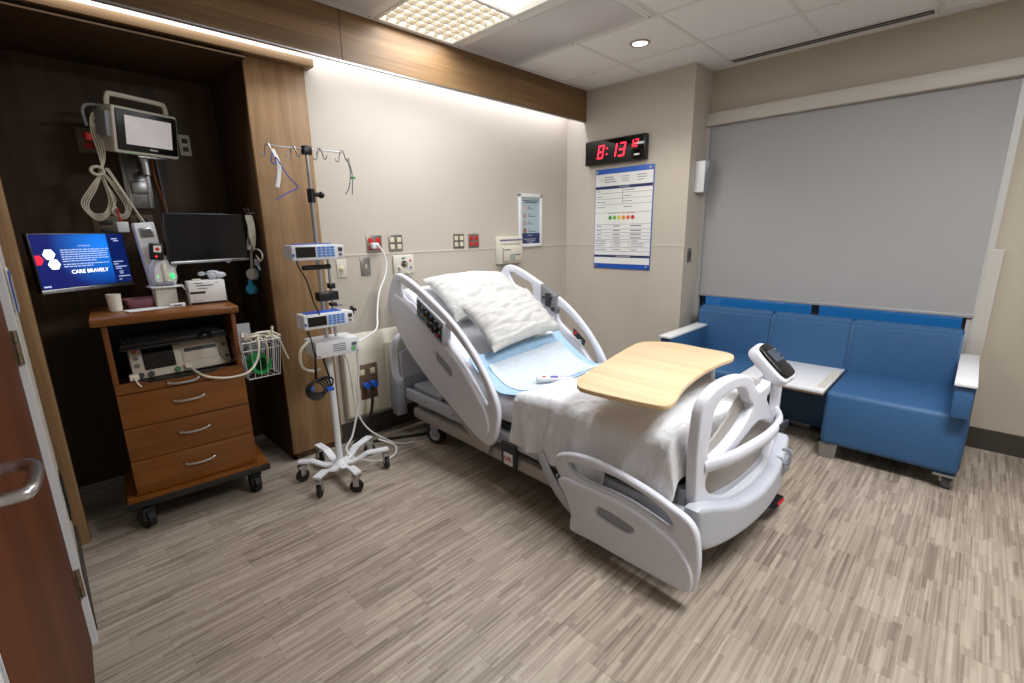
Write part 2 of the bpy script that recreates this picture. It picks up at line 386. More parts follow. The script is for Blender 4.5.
# door in the left wall: slightly open leaf, casing
struct(M().box(XL - .10, XL + .006, -.93, -.86, 0, 2.2).box(XL - .10, XL + .006, -2.16, -.86, 2.13, 2.2), 'trim_7', WHITE)
struct(M().box(-4.062, -4.012, -2.30, -2.175, 0, 2.2, .003), 'trim_8', WHITE)
HX, HYY = XL - .012, -.935
LX, LY = -4.014, -2.115
dv = Vector((LX - HX, LY - HYY, 0)); dl_ = dv.length; dn = Vector((-dv.y, dv.x, 0)).normalized()
if dn.x < 0: dn = -dn
DT = basis((HX, HYY, 0), dv, (0, 0, 1), dn)     # local x along leaf, y up, z toward room
door = thing('door_1', 'dark wood room door standing nearly shut at the left edge with lever handle', 'door'); del door['label']; del door['category']; door['kind'] = 'structure'
M().box(.004, dl_, .012, 2.12, -.045, 0, .002, T=DT).mk('door_leaf', W_DOOR, door, 30)
M().box(dl_ - .002, dl_ + .004, .012, 2.12, -.043, -.002, T=DT).mk('door_edge', WHITE, door, 0)
hl = M(); hl.cyl((dl_ - .07, 1.07, 0), (dl_ - .07, 1.07, .012), .028, T=DT)
hl.tube([(dl_ - .07, 1.07, .0), (dl_ - .07, 1.07, .045), (dl_ - .085, 1.07, .062), (dl_ - .17, 1.07, .066), (dl_ - .205, 1.07, .055), (dl_ - .212, 1.07, .03), (dl_ - .212, 1.07, .008)], .0105, 12, T=DT)
hl.mk('door_handle', STEEL, door)
for hz in (.26, 1.12, 1.93):
    h = M()
    for k in range(3): h.cyl((-.002, hz - .055 + k * .037, .008), (-.002, hz - .055 + k * .037 + .035, .008), .009, T=DT, n=12)
    h.box(.0, .035, hz - .055, hz + .055, 0, .003, T=DT)
    h.mk('hinge', mat('hinge_bronze', '#8a7a68', .35, .9, var=.03), door, 30)
struct(M().box(XL, XL + .01, -.855, -.16, 0, .12), 'baseboard_left', BASEB)

# ceiling: tiles, T-bars, cells left out for the lights
gx = -.363; gy = -1.438; t = .61
xs = [gx + t * k for k in range(-8, 3)]; ys = [gy + t * k for k in range(-7, 3)]
holes = set()
lightcells = [(-1.888, -.525), (-1.888, -1.135), (-1.888, -2.965), (-1.888, -3.575)]
cb = M()
for x in xs:
    for y in ys:
        cx, cy_ = x + t / 2, y + t / 2
        if y + t / 2 > .2: continue
        if any(abs(cx - a) < .1 and abs(cy_ - b) < .2 for a, b in lightcells): continue
        if any(abs(cx - a) < .2 and abs(cy_ - b) < .2 for a, b in [(-.664, -1.143)]):
            pass
        cb.box(x + .006, x + t - .006, y + .006, min(y + t - .006, .0), CH + .002, CH + .02)
struct(cb, 'ceiling', TILE)
struct(M().box(-5.2, .9, YB, .75, CH + .14, CH + .2), 'ceiling_slab', TILE).name = 'ceiling_2'
tb = M()
for x in xs: tb.box(x - .012, x + .012, YB, .0, CH - .002, CH + .012)
for y in ys:
    tb.box(-5.2, .45, y - .012, y + .012, CH - .0015, CH + .0115)
tb.box(-.022, 0, CY, HY, CH - .004, CH).box(XW - .022, XW, YB, CY, CH - .004, CH).box(0, XW, CY - .022, CY, CH - .004, CH).box(-.0, -.0, 0, 0, 0, 0) if False else None
tb.box(-.022, 0, CY, HY, CH - .004, CH); tb.box(XW - .022, XW, YB, CY, CH - .004, CH); tb.box(0, XW, CY - .022, CY, CH - .004, CH); tb.box(XL, 0, HY - .035, HY, CH - .004, CH)
struct(tb, 'trim_9', TBAR)
# fascia above the headwall with shadow-gap seam and metal bottom bead
fa = M()
for a, b in ((XL, -2.403), (-2.399, -1.0), (-.996, 0)): fa.box(a, b, HY, HY + .022, ZF + .004, CH)
struct(fa, 'trim_10', W_FASC)
struct(M().box(XL, 0, HY - .002, HY + .022, ZF - .004, ZF + .004), 'trim_11', ALU)

# ---------------------------------------------------------------- casework alcove
al = thing('alcove_casework', 'brown wood-veneer alcove casework with shade-darkened interior, pilaster and projecting header', 'casework', (-3.3, .2, 0))
def loc(o): return Matrix.Translation(-o.location)
T = loc(al)
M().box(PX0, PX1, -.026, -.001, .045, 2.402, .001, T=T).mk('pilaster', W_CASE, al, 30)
M().box(PX0, PX0 + .02, -.001, .6, .045, 2.402, T=T).mk('inner_side', W_SHADE, al, 0)
M().box(AX0, AX0 + .003, -.10, .6, 0, 2.379, T=T).mk('inner_side', W_SHADE, al, 0)
M().box(AX0, PX0, -.08, .6, 2.372, 2.38, T=T).mk('soffit', W_SHADE, al, 0)
M().box(PX0 + .004, PX1 - .004, -.012, .0, 0, .045, T=T).box(PX0 + .004, PX0 + .02, -.012, .6, 0, .045, T=T).mk('toe_kick', W_SHADE, al, 30)
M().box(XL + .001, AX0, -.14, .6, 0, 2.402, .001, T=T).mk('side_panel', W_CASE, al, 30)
M().box(AX0, PX0, .6, .62, 0, 2.402, T=T).mk('back_panel', W_SHADE, al, 0)
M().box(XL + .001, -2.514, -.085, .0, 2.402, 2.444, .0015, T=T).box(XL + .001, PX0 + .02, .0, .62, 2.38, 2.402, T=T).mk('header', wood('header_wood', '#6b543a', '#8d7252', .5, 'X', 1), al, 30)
M().box(AX0, PX0, .585, .6, 0, .09, T=T).mk('toe_board', W_SHADE, al, 0)

# ---------------------------------------------------------------- ceiling fixtures
def troffer(y0, y1, label):
    t_ = thing('ceiling_light', label, 'light fixture', (-1.888, (y0 + y1) / 2, CH))
    a, b = -.29, .29; c, d = (y0 - y1) / 2 + .02, (y1 - y0) / 2 - .02
    M().box(a - .012, a + .012, c, d, -.006, .004).box(b - .012, b + .012, c, d, -.006, .004).box(a, b, c - .012, c + .012, -.006, .004).box(a, b, d - .012, d + .012, -.006, .004).box(a, b, -.012, .012, -.004, .01).mk('frame', TBAR, t_, 0)
    M().box(a, a + .008, c, d, 0, .10).box(b - .008, b, c, d, 0, .10).box(a, b, c, c + .008, 0, .1).box(a, b, d - .008, d, 0, .1).box(a, b, c, d, .1, .108).mk('housing', mat('fixture_reflector', '#d8d8d6', .3, .2, var=0), t_, 0)
    lv = M()
    for k in range(1, 8): lv.box(a + .58 * k / 8 - .0012, a + .58 * k / 8 + .0012, .012, d, .004, .03)
    for k in range(1, 8): lv.box(a, b, .012 + (d - .012) * k / 8 - .002, .012 + (d - .012) * k / 8 + .002, .004, .03)
    lv.mk('louver', mat('louver_silver', '#b8b0a2', .4, .2, var=0), t_, 0)
    M().box(a + .01, b - .01, .02, d - .01, .035, .04).mk('lamp_diffuser', mat('lit_diffuser', '#fffaf0', .5, var=0, emit=2.4), t_, 0)
    pr = M(); 
    pr.prism([(-.28, .06), (.28, .06), (.28, .03), (.02, .0), (-.28, .03)], c + .01, -.015, T=basis((0, 0, 0), (1, 0, 0), (0, 0, 1), (0, 1, 0)))
    pr.mk('lens', mat('lit_lens', '#fffaf0', .4, var=.15, scale=6, emit=1.1), t_, 0)
    return t_
troffer(-1.438, -.222, 'two-part bright troffer light in the ceiling beside the wood fascia')
c2 = troffer(-3.878, -2.658, 'unseen recessed ceiling troffer near the doorway end, added as fill light')  # unseen fixture added to house the ambient fill lamp
def access_panel(x0, label):
    t_ = thing('ceiling_panel', label, 'ceiling panel', (x0 + .305, -.83, CH), group=None)
    M().box(-.302, .302, -.602, .602, -.006, .001, .002).mk('frame', TBAR, t_, 30)
    M().box(-.245, .245, -.545, .545, -.0085, -.005, .001).mk('panel', mat('grey_access_panel', '#cfcdcd', .35, .1, var=.05, scale=2), t_, 30)
    m = M()
    for a in (-.27, .27):
        for b in (-.57, 0, .57): m.cyl((a, b, -.006), (a, b, -.009), .005, n=10)
    m.mk('screw', PLATE, t_)
access_panel(-1.583, 'grey framed metal access panel in the ceiling, right of the bright troffer')
access_panel(-2.803, 'grey framed metal access panel in the ceiling, left of the bright troffer')
lab = ['round recessed downlight in the ceiling tile above the wall clock side', 'round recessed downlight over the sofa foot', 'round recessed downlight near the door']
for (dx, dy), l in zip(DOWN, lab):
    t_ = thing('downlight', l, 'downlight', (dx, dy, CH), group='recessed downlights')
    M().lathe([(.052, -.004), (.062, -.009), (.066, -.008), (.07, .001), (.052, .001)]).mk('trim_ring', mat('downlight_ring', '#b5a68e', .4, .3, var=0), t_)
    M().lathe([(.001, -.0045), (.0525, -.0045), (.0525, -.002), (.001, -.002)]).mk('lens', mat('downlight_lens', '#e8eeff', .3, var=0, emit=1.6), t_)
v_ = thing('slot_diffuser', 'long black two-slot air diffuser in the ceiling above the window', 'air vent', (.19, -2.04, CH))
M().box(-.055, .055, -.60, .60, -.005, .001).mk('frame', TBAR, v_, 0)
M().box(-.040, -.006, -.585, .585, -.0065, -.004).box(.006, .032, -.585, .585, -.0065, -.004).mk('slot', BLACK, v_, 0)

# cove fixture body behind the fascia
cf = thing('cove_light', 'slim cool-white strip light hidden behind the wood fascia', 'light fixture', (-1.977, -.15, 2.66))
M().box(-1.95, 1.95, -.035, .035, -.03, .03, .004).mk('housing', WHITE, cf, 30)

# ---------------------------------------------------------------- roller blind
bl = thing('roller_blind', 'grey translucent roller blind lowered over the wide window', 'window blind', (.29, -2.2, 2.3))
T = loc(bl)
bm_blind = bpy.data.materials.new('blind_fabric'); bm_blind.use_nodes = True
nt = bm_blind.node_tree; N = nt.nodes; L = nt.links; b = N['Principled BSDF']; b.inputs['Base Color'].default_value = lin('#a5a3a2'); b.inputs['Roughness'].default_value = .7
tr = N.new('ShaderNodeBsdfTranslucent'); tr.inputs[0].default_value = lin('#8a8f98'); mx = N.new('ShaderNodeMixShader'); mx.inputs[0].default_value = .12
L.new(b.outputs[0], mx.inputs[1]); L.new(tr.outputs[0], mx.inputs[2]); L.new(mx.outputs[0], N['Material Output'].inputs['Surface'])
M().box(.288, .290, -3.068, CY - .035, .88, 2.30, T=T).mk('fabric', bm_blind, bl, 0)
M().box(.280, .298, -3.070, CY - .033, .862, .884, .004, T=T).mk('hem_bar', mat('hem_bar_grey', '#9c9ca0', .4, .3, var=0), bl, 30)
M().box(.235, XW - .001, -3.20, CY - .002, 2.268, 2.362, .003, T=T).mk('valance', mat('valance_grey', '#b8b1a8', .45, var=.01), bl, 30)

# ---------------------------------------------------------------- wall clock
ck = thing('wall_clock', 'black digital wall clock with red digits above the information poster', 'clock', T=FACE_CLOCK(0, -.57, 2.135))
# local: x to the viewer's right, y up, z out of the wall
M().box(-.31, .31, -.105, .105, .0, .06, .008).mk('case', BLACK, ck, 30)
M().box(-.298, .298, -.092, .092, .058, .0615, .001).mk('face', BLKG, ck, 30)
SEG = {'8': 'abcdefg', '1': 'bc', '3': 'abcdg', '2': 'abdeg'}
def digit(m, ch, x, y, w_, h, th, z, sl=.18):
    hh = h / 2
    def bar(x0, y0, x1, y1):
        m.prism([(x0 + y0 * sl, y0), (x1 + y0 * sl, y0), (x1 + y1 * sl, y1), (x0 + y1 * sl, y1)], z, z + .0008, T=Matrix.Translation((x, y, 0)))
    s = SEG[ch]; g_ = th * .25
    if 'a' in s: bar(-w_ / 2 + g_, hh - th, w_ / 2 - g_, hh)
    if 'g' in s: bar(-w_ / 2 + g_, -th / 2, w_ / 2 - g_, th / 2)
    if 'd' in s: bar(-w_ / 2 + g_, -hh, w_ / 2 - g_, -hh + th)
    if 'f' in s: bar(-w_ / 2, g_, -w_ / 2 + th, hh - g_)
    if 'b' in s: bar(w_ / 2 - th, g_, w_ / 2, hh - g_)
    if 'e' in s: bar(-w_ / 2, -hh + g_, -w_ / 2 + th, -g_)
    if 'c' in s: bar(w_ / 2 - th, -hh + g_, w_ / 2, -g_)
for a_ in (('8', -.135, 0, .062, .115, .013), ('1', .0, 0, .062, .115, .013), ('3', .085, 0, .062, .115, .013), ('1', .178, .035, .034, .062, .008), ('2', .225, .035, .034, .062, .008)):
    m = M(); digit(m, *a_, .0618); m.mk('digit', LEDR, ck, 0)
m = M()
if 0: digit(m, '8', -.135, 0, .062, .115, .013, .0618); digit(m, '1', .0, 0, .062, .115, .013, .0618); digit(m, '3', .085, 0, .062, .115, .013, .0618)
m.box(-.075, -.062, .018, .031, .0618, .0626).box(-.079, -.066, -.030, -.017, .0618, .0626)
m.mk('colon', LEDR, ck, 0)
mm = M(); mm.lathe([(.001, 0), (.03, 0), (.03, .0008), (.001, .0008)], T=Matrix.Translation((.232, -.058, .0615)) @ Matrix.Diagonal((1, .28, 1, 1))); mm.mk('badge', PAPER, ck)

# ---------------------------------------------------------------- information poster (clock wall)
ps = thing('information_board', 'white patient information board with blue top and bottom bands under the clock', 'wall board', T=FACE_CLOCK(0, -.65, 1.54))
M().box(-.298, .298, -.45, .45, .003, .012, .002).mk('board', BLUE, ps, 30)
M().box(-.293, .293, -.405, .405, .012, .0135).mk('sheet', PAPER, ps, 0)
z = .0138
def bars(m, rows, z):
    for x0, x1, y, h in rows: m.box(x0, x1, y - h / 2, y + h / 2, z, z + .0004)
for hb_ in [(-.293, .293, .285, .026), (-.293, .293, -.335, .022)]: m = M(); bars(m, [hb_], z); m.mk('heading_bar', NAVY, ps, 0)
m = M(); bars(m, [(-.29, .29, yy, .0025) for yy in (.235, .185, .135, .06, -.045, -.088, -.12, -.15, -.182, -.205, -.255, -.29)] + [(-.002, .002, .203, .13), (-.1, -.098, -.23, .09), (.08, .082, -.23, .09)], z); m.mk('ruled_lines', INK, ps, 0)
m = M(); rr = random.Random(3)
for yy in (.375, .355, .335):
    bars(m, [(-.2, -.2 + rr.uniform(.08, .16), yy, .006), (-.02, .06, yy, .004), (.14, .14 + rr.uniform(.06, .12), yy, .005)], z)
for yy in (.255, .205, .158, .11): bars(m, [(-.28, -.28 + rr.uniform(.04, .1), yy, .005), (.01, .01 + rr.uniform(.06, .12), yy, .005)], z)
for yy in (-.06, -.1, -.135, -.168): bars(m, [(-.27, -.22, yy, .006), (-.09, -.02, yy, .007), (.09, .2, yy, .008)], z)
for yy in (-.195, -.22, -.24, -.275): bars(m, [(-.28, -.28 + rr.uniform(.05, .15), yy, .005), (-.08, -.01, yy, .005), (.1, .1 + rr.uniform(.06, .15), yy, .005)], z)
m.mk('printed_lines', INK, ps, 0)
m = M(); bars(m, [(-.235, -.222, .352, .013)], z); bars(m, [(-.05, .1, -.335, .007), (-.04, .07, .285, .006)], z + .0006); m.mk('small_print', INKL, ps, 0)
for i, (cc, mc) in enumerate([('#2f8f4a', 'scale_green'), ('#69b045', 'scale_lime'), ('#d8c53a', 'scale_yellow'), ('#e09030', 'scale_orange'), ('#d9622e', 'scale_amber'), ('#bb2d2a', 'scale_red')]):
    x = -.125 + i * .047
    mt = mat(mc, cc, .6, var=0)
    M().cyl((x, 0, z), (x, 0, z + .0006), .0185, n=20, T=Matrix.Translation((0, .045 - .03, 0))).mk('pain_scale_face', mt, ps)
    M().box(x - .022, x + .022, .052, .056, z, z + .0005).mk('scale_bar', mt, ps, 0)
for a in (-.27, .27):
    for b_ in (-.425, .425): M().cyl((a, b_, .012), (a, b_, .026), .011, n=16).mk('standoff', STEEL, ps)

# ---------------------------------------------------------------- things on the headwall
def hw(name, label, cat, x0, x1, z0, z1, group=None, y=0):
    return thing(name, label, cat, T=FACE_HEAD((x0 + x1) / 2, y, (z0 + z1) / 2), group=group), (x1 - x0) / 2, (z1 - z0) / 2
def outlet_plate(label, x0, x1, z0, z1, mc, group=None):
    o, a, b_ = hw('outlet_plate', label, 'wall outlet', x0, x1, z0, z1, group)
    M().box(-a, a, -b_, b_, 0, .006, .0015).mk('cover_plate', PLATE, o, 30)
    for sx_ in (-.5, .5):
        for sy_ in (-.42, .42):
            M().box(sx_ * a - a * .30, sx_ * a + a * .30, sy_ * b_ - b_ * .28, sy_ * b_ + b_ * .28, .006, .009, .003).mk('receptacle', mc, o, 30)
            m = M()
            for q in (-.006, .006): m.box(sx_ * a + q - .001, sx_ * a + q + .001, sy_ * b_ - .001, sy_ * b_ + .008, .009, .0095)
            m.mk('slots', BLACK, o, 0)
outlet_plate('steel plate of four red outlets with a white plug in it', -2.227, -2.110, 1.319, 1.435, RED)
outlet_plate('steel plate of four ivory outlets directly right of the plugged-in red outlets', -2.055, -1.940, 1.319, 1.436, IVORY)
outlet_plate('steel plate of four ivory outlets above the pillows, beside empty red outlets', -1.465, -1.355, 1.319, 1.434, IVORY)
outlet_plate('steel plate of four empty red outlets right of the ivory ones above the pillows', -1.306, -1.192, 1.319, 1.432, RED)
o, a, b_ = hw('rotary_switch', 'steel plate with round ivory dial, nearest the wood pilaster', 'wall switch', -2.458, -2.388, 1.164, 1.282)
M().box(-a, a, -b_, b_, 0, .006, .0015).mk('cover_plate', OFFW, o, 30); M().cyl((0, 0, .006), (0, 0, .012), .02).cyl((0, 0, .012), (0, 0, .026), .012, .010).mk('dial', IVORY, o)
o, a, b_ = hw('light_switch', 'steel plate with ivory toggle switch left of the intercom', 'wall switch', -2.286, -2.212, 1.164, 1.286)
M().box(-a, a, -b_, b_, 0, .006, .0015).mk('cover_plate', PLATE, o, 30); M().box(-.006, .006, -.014, .014, .006, .009).box(-.004, .004, 0, .012, .008, .022).mk('toggle', IVORY, o, 30)
o, a, b_ = hw('nurse_call_station', 'beige nurse call station with round speaker and red and blue buttons', 'intercom', -2.035, -1.862, 1.153, 1.29)
M().box(-a, a, -b_, b_, 0, .022, .006).mk('housing', OFFW, o, 30)
m = M(); [m.lathe([(r_ - .002, 0), (r_ + .002, 0), (r_ + .002, .001), (r_ - .002, .001)], T=Matrix.Translation((.0, .002, .022))) for r_ in (.008, .015, .022, .029)]; m.mk('speaker_grille', mat('grille_beige', '#a49c8c', .5, var=0), o)
M().box(.045, .06, .02, .035, .022, .026, .001).mk('button', RED, o, 30, label='red button'); M().box(.045, .06, -.03, -.015, .022, .026, .001).mk('button', BLUE, o, 30, label='blue button')
M().box(-.02, .01, .042, .052, .022, .025, .001).mk('indicator', mat('teal_lens', '#2a7a78', .3, var=0), o, 30)
M().cyl((-.045, -.02, .022), (-.045, -.02, .05), .011).mk('jack_plug', CABLE, o)
M().tube([(-.045, -.02, .045), (-.04, -.03, .07), (.01, -.07, .08), (.08, -.13, .07), (.15, -.2, .04), (.2, -.4, .06)], .003).mk('cord', CABLE, o)
o, a, b_ = hw('receiver_box', 'beige wall box with purple stripe and hinged cover, left of the framed notice', 'wall panel', -1.0, -.702, 1.168, 1.402)
M().box(-a, a, -b_, b_, 0, .05, .006).mk('housing', OFFW, o, 30)
M().box(-.115, .125, -.095, .03, .05, .062, .004).mk('cover', CREAM, o, 30); M().box(-.10, -.02, .0, .008, .062, .0635).box(.0, .105, -.045, -.037, .062, .0635).box(-.115, -.11, -.09, .02, .062, .0635).mk('cover_marks', NAVY, o, 0)
M().box(-.03, .035, -.085, -.035, .062, .064).mk('window', mat('teal_grey', '#8fa59d', .4, var=0), o, 0)
M().box(-a + .01, a - .01, .082, .093, .05, .0515).mk('stripe', mat('purple_print', '#5b4a86', .5, var=0), o, 0)
m = M(); [m.box(-.12 + i * .03, -.10 + i * .03, .05, .056, .05, .0512) for i in range(8)]; m.mk('printed_lines', INK, o, 0)
o, a, b_ = hw('framed_notice', 'narrow white-framed notice with four round pictures at the corner of the headwall', 'framed notice', -.705, -.390, 1.303, 1.775)
m = M().box(-a, a, b_ - .03, b_, 0, .02, .004).box(-a, a, -b_, -b_ + .03, 0, .02, .004).box(-a, -a + .03, -b_, b_, 0, .02, .004).box(a - .03, a, -b_, b_, 0, .02, .004); m.mk('frame', WHITE, o, 30)
M().box(-a + .028, a - .028, -b_ + .028, b_ - .028, .002, .008).mk('sheet', mat('pale_blue_paper', '#a9bcc0', .5, var=.02), o, 0)
M().box(-a + .03, a - .03, -b_ + .03, -b_ + .125, .008, .0085).mk('footer_band', NAVY, o, 0)
for i in range(4):
    cy_ = .115 - i * .068
    M().cyl((-.078, cy_, .008), (-.078, cy_, .0088), .024, n=24).mk('picture', mat('picture_%d' % i, ['#c9a8ac', '#b08a98', '#a88f8c', '#8d5f58'][i], .5, var=.3, scale=60), o)
m = M()
for yy, x0, x1 in [(.178, -.10, .11), (.163, -.08, .09)]: m.box(x0, x1, yy - .004, yy + .004, .008, .0086)
for i in range(4):
    cy_ = .115 - i * .068; m.box(-.03, -.005, cy_ + .004, cy_ + .011, .008, .0086); m.box(-.03, .05 + .02 * (i % 2), cy_ - .010, cy_ - .005, .008, .0086)
m.mk('printed_lines', NAVY, o, 0)
m = M()
for yy, x0, x1 in [(-.13, -.04, .02), (-.165, -.09, .07), (-.182, -.06, .06), (-.2, -.03, .03)]: m.box(x0, x1, yy - .003, yy + .003, .0085, .009)
m.mk('footer_print', INKL, o, 0)
# low console on the headwall
cs = thing('bed_bumper_console', 'cream low wall console behind the bed head with sloping socket face', 'wall console', (-2.1, 0, .45))
T = loc(cs)
cm = M(); cm.prism([(0, .155), (-.065, .19), (-.065, .63), (-.04, .72), (0, .775)], -2.50, -.95, T=T @ basis((0, 0, 0), (0, 1, 0), (0, 0, 1), (1, 0, 0)), bev=.006)
cm.mk('housing', CREAM, cs, 30)
M().box(-2.20, -1.60, -.095, -.060, .185, .69, .02, T=T).box(-1.45, -1.0, -.095, -.060, .185, .69, .02, T=T).mk('bumper_panel', CREAM, cs, 35)
M().box(-2.405, -2.262, -.069, -.064, .385, .555, .001, T=T).mk('socket_plate', mat('bronze_plate', '#8a7560', .4, .6, var=.04), cs, 30)
M().box(-2.40, -2.272, -.069, -.064, .30, .383, .001, T=T).mk('data_plate', mat('brown_plate', '#6b4c3c', .5, .2, var=.04), cs, 30)
M().box(-2.40, -2.275, -.070, -.064, .20, .295, .001, T=T).mk('ivory_plate', IVORY, cs, 30)
m = M()
for x in (-2.38, -2.30):
    for zz in (.50,): m.box(x - .018, x + .018, -.073, -.068, zz - .02, zz + .02, .004, T=T)
m.mk('receptacle', IVORY, cs, 30)
M().cyl((-2.365, -.068, .405), (-2.365, -.115, .405), .02, T=T).cyl((-2.31, -.068, .41), (-2.31, -.12, .41), .022, T=T).mk('blue_plug', BLUE, cs, label='pair of blue plugs')
M().box(-2.335, -2.32, -.074, -.069, .235, .26, T=T).mk('jack', BLACK, cs, 0)
# dispenser and small switch on the column side
o = thing('glove_dispenser', 'curved grey wedge dispenser on the column side beside the blind', 'dispenser', T=FACE_HEAD(.175, CY, 1.86))
M().prism([(0, -.12), (.06, -.12), (.075, -.02), (.115, .12), (.10, .125), (0, .125)], -.06, .06, T=basis((0, 0, 0), (0, 0, 1), (0, 1, 0), (1, 0, 0)), bev=.006).mk('shell', mat('dispenser_grey', '#8f949b', .4, var=.02), o, 30)
M().box(-.064, -.06, -.12, .125, .0, .08, .001).mk('side_plate', WHITE, o, 30)
o = thing('column_switch', 'small steel switch plate on the column side below the dispenser', 'wall switch', T=FACE_HEAD(.10, CY, 1.225))
M().box(-.036, .036, -.06, .06, 0, .006, .0015).mk('cover_plate', PLATE, o, 30); M().box(-.012, .012, -.03, .03, .006, .009, .001).mk('rocker', BLACK, o, 30)
# left wall: folder holder, dark grille
o = thing('folder_holder', 'clear folder holder with blue-edged sheets on the narrow wall by the door', 'holder', T=basis((XL, -.45, 1.27), (0, 1, 0), (0, 0, 1)))
M().box(-.09, .09, -.085, .065, 0, .002).box(-.09, .09, -.085, .045, .012, .014).box(-.09, .09, -.085, -.082, 0, .014).mk('pocket', CLEAR, o, 0)
M().box(-.08, .08, -.08, .075, .003, .007).mk('sheets', PAPER, o, 0); M().box(-.08, .08, -.08, .065, .008, .010).mk('blue_sheet', mat('blue_sheet', '#3d55b5', .6, var=0), o, 0)
o = thing('wall_grille', 'dark slotted plate low on the narrow wall by the door', 'wall plate', T=basis((XL, -.34, .36), (0, 1, 0), (0, 0, 1)))
M().box(-.06, .06, -.10, .10, 0, .006, .001).mk('plate', BLACK, o, 30)
m = M(); [m.box(-.04, .04, -.075 + i * .03, -.065 + i * .03, .006, .009) for i in range(6)]; m.mk('slat', CHAR, o, 0)
#PART2
# ================================================================ HOSPITAL BED (local: x across, y foot -> head)
BX, BY, BYAW = -1.78, -2.45, .052
bed = thing('hospital_bed', 'light grey hospital bed with raised back, side rails and white bedding', 'hospital bed', (BX, BY, 0), -BYAW)
BM = Matrix.Translation((BX, BY, 0)) @ Matrix.Rotation(-BYAW, 4, 'Z')
def smooth_step(a, b_, x):
    k = max(0, min(1, (x - a) / (b_ - a))); return k * k * (3 - 2 * k)
def SZ(v):
    """height of the mattress top along the bed"""
    flat = .605 - .05 * smooth_step(.85, 1.2, v)
    if v <= 1.2: return flat
    return .555 + .60 * ((v - 1.2) - .08 * (1 - math.exp(-(v - 1.2) / .08)))
def on_bed(v, n): # point on the mattress top and offset n along the surface normal (2-D: v, z)
    d = .002; sl = (SZ(v + d) - SZ(v - d)) / (2 * d); L_ = math.hypot(1, sl)
    return v - n * sl / L_, SZ(v) + n / L_
def U(u): return basis((u, 0, 0), (0, 1, 0), (0, 0, 1), (1, 0, 0))     # plate in the side plane: local x = v, y = z
RAIL = [(2.294, .938), (2.286, 1.017), (2.23, 1.127), (2.165, 1.182), (2.074, 1.18), (1.925, 1.13), (1.712, 1.035), (1.519, .931), (1.367, .815), (1.249, .692), (1.18, .60), (1.14, .52), (1.135, .441), (1.16, .332), (1.205, .269), (1.28, .26), (1.395, .314), (1.557, .395), (1.733, .48), (1.919, .59), (2.081, .712), (2.211, .84)]
RH1 = [(2.12, 1.13), (1.985, 1.088), (1.878, 1.045), (1.874, .955), (1.97, .995), (2.085, 1.038)]
RH2 = [(1.585, .897), (1.395, .777), (1.275, .654), (1.222, .534), (1.247, .508), (1.335, .595), (1.453, .702), (1.588, .80)]
RBODY = [(2.19, 1.035), (2.09, 1.03), (1.97, .985), (1.873, .93), (1.6, .785), (1.45, .69), (1.335, .585), (1.235, .48), (1.20, .39), (1.235, .305), (1.29, .285), (1.395, .33), (1.557, .41), (1.733, .495), (1.919, .605), (2.081, .727), (2.19, .86)]
RSLOT = [(1.70, .735), (1.54, .65), (1.555, .60), (1.70, .68)]
def head_rail(u, side):
    r = plate('side_rail', GREYP, bed, RAIL, [RH1, RH2], .036, .014, U(u), 4, label='raised head side rail')
    plate('rail_panel', GREYP, r, RBODY, [RSLOT] if side < 0 else [], .040, .012, U(u + side * .014), 3)
    if side < 0: M().prism(RSLOT, -.0215, -.0175, T=U(u)).mk('grip_recess', GREYD, r, 0)
    return r
rl = head_rail(-.50, -1)
plate('keypad', GREYM, rl, [(1.875, 1.06), (1.583, .925), (1.603, .782), (1.885, .93)], [], .06, .008, U(-.507), 1)
plate('keypad_face', BLKG, rl, [(1.858, 1.040), (1.603, .912), (1.618, .808), (1.868, .945)], [], .008, .002, U(-.540), 1)
m = M()
for i in range(6):
    for j in range(3):
        a = i / 5.6 + .06; bq = j / 2.6 + .12
        p0 = Vector((1.858, 1.040)).lerp(Vector((1.603, .912)), a); p1 = Vector((1.868, .945)).lerp(Vector((1.618, .808)), a)
        p = p0.lerp(p1, bq); m.cyl((-.544, p.x, p.y), (-.5465, p.x, p.y), .0085, n=10)
m.mk('keypad_buttons', mat('key_blue_grey', '#6f86ad', .4, var=.3, scale=40), rl)
M().cyl((-.544, 1.645, .845), (-.547, 1.645, .845), .013).mk('red_button', RED, rl, label='red button')
M().cyl((-.544, 1.76, .93), (-.547, 1.76, .93), .008).mk('green_button', GREEN, rl, label='green button')
rr_ = head_rail(.50, 1)
plate('rail_clip', mat('clip_silver', '#8f9196', .35, .5, var=.03), rr_, [(1.755, 1.06), (1.60, .985), (1.605, .85), (1.755, .925)], [], .05, .006, U(.485), 1)
m = M(); m.box(.452, .459, 1.65, 1.70, .90, 1.0, .002).box(.450, .456, 1.63, 1.73, .955, .975, .002).box(.452, .457, 1.61, 1.64, .87, .90, .002); m.mk('clip_insert', CHAR, rr_, 30)
M().tube([(.478, 1.715 + .032 * math.cos(k * PI / 6), .80 + .032 * math.sin(k * PI / 6)) for k in range(12)], .003, 6, closed=True).mk('moulded_ring', GREYD, rr_)
plate('label_plate', BLACK, rr_, [(1.44, .765), (1.335, .69), (1.345, .65), (1.445, .72)], [], .01, .002, U(.479), 1)
M().cyl((.474, 1.42, .735), (.471, 1.42, .735), .013, n=14).mk('label_spot', RED, rr_)
M().box(.4725, .4735, 1.365, 1.40, .685, .692).box(.4725, .4735, 1.36, 1.39, .672, .678).mk('label_print', PAPER, rr_, 0)
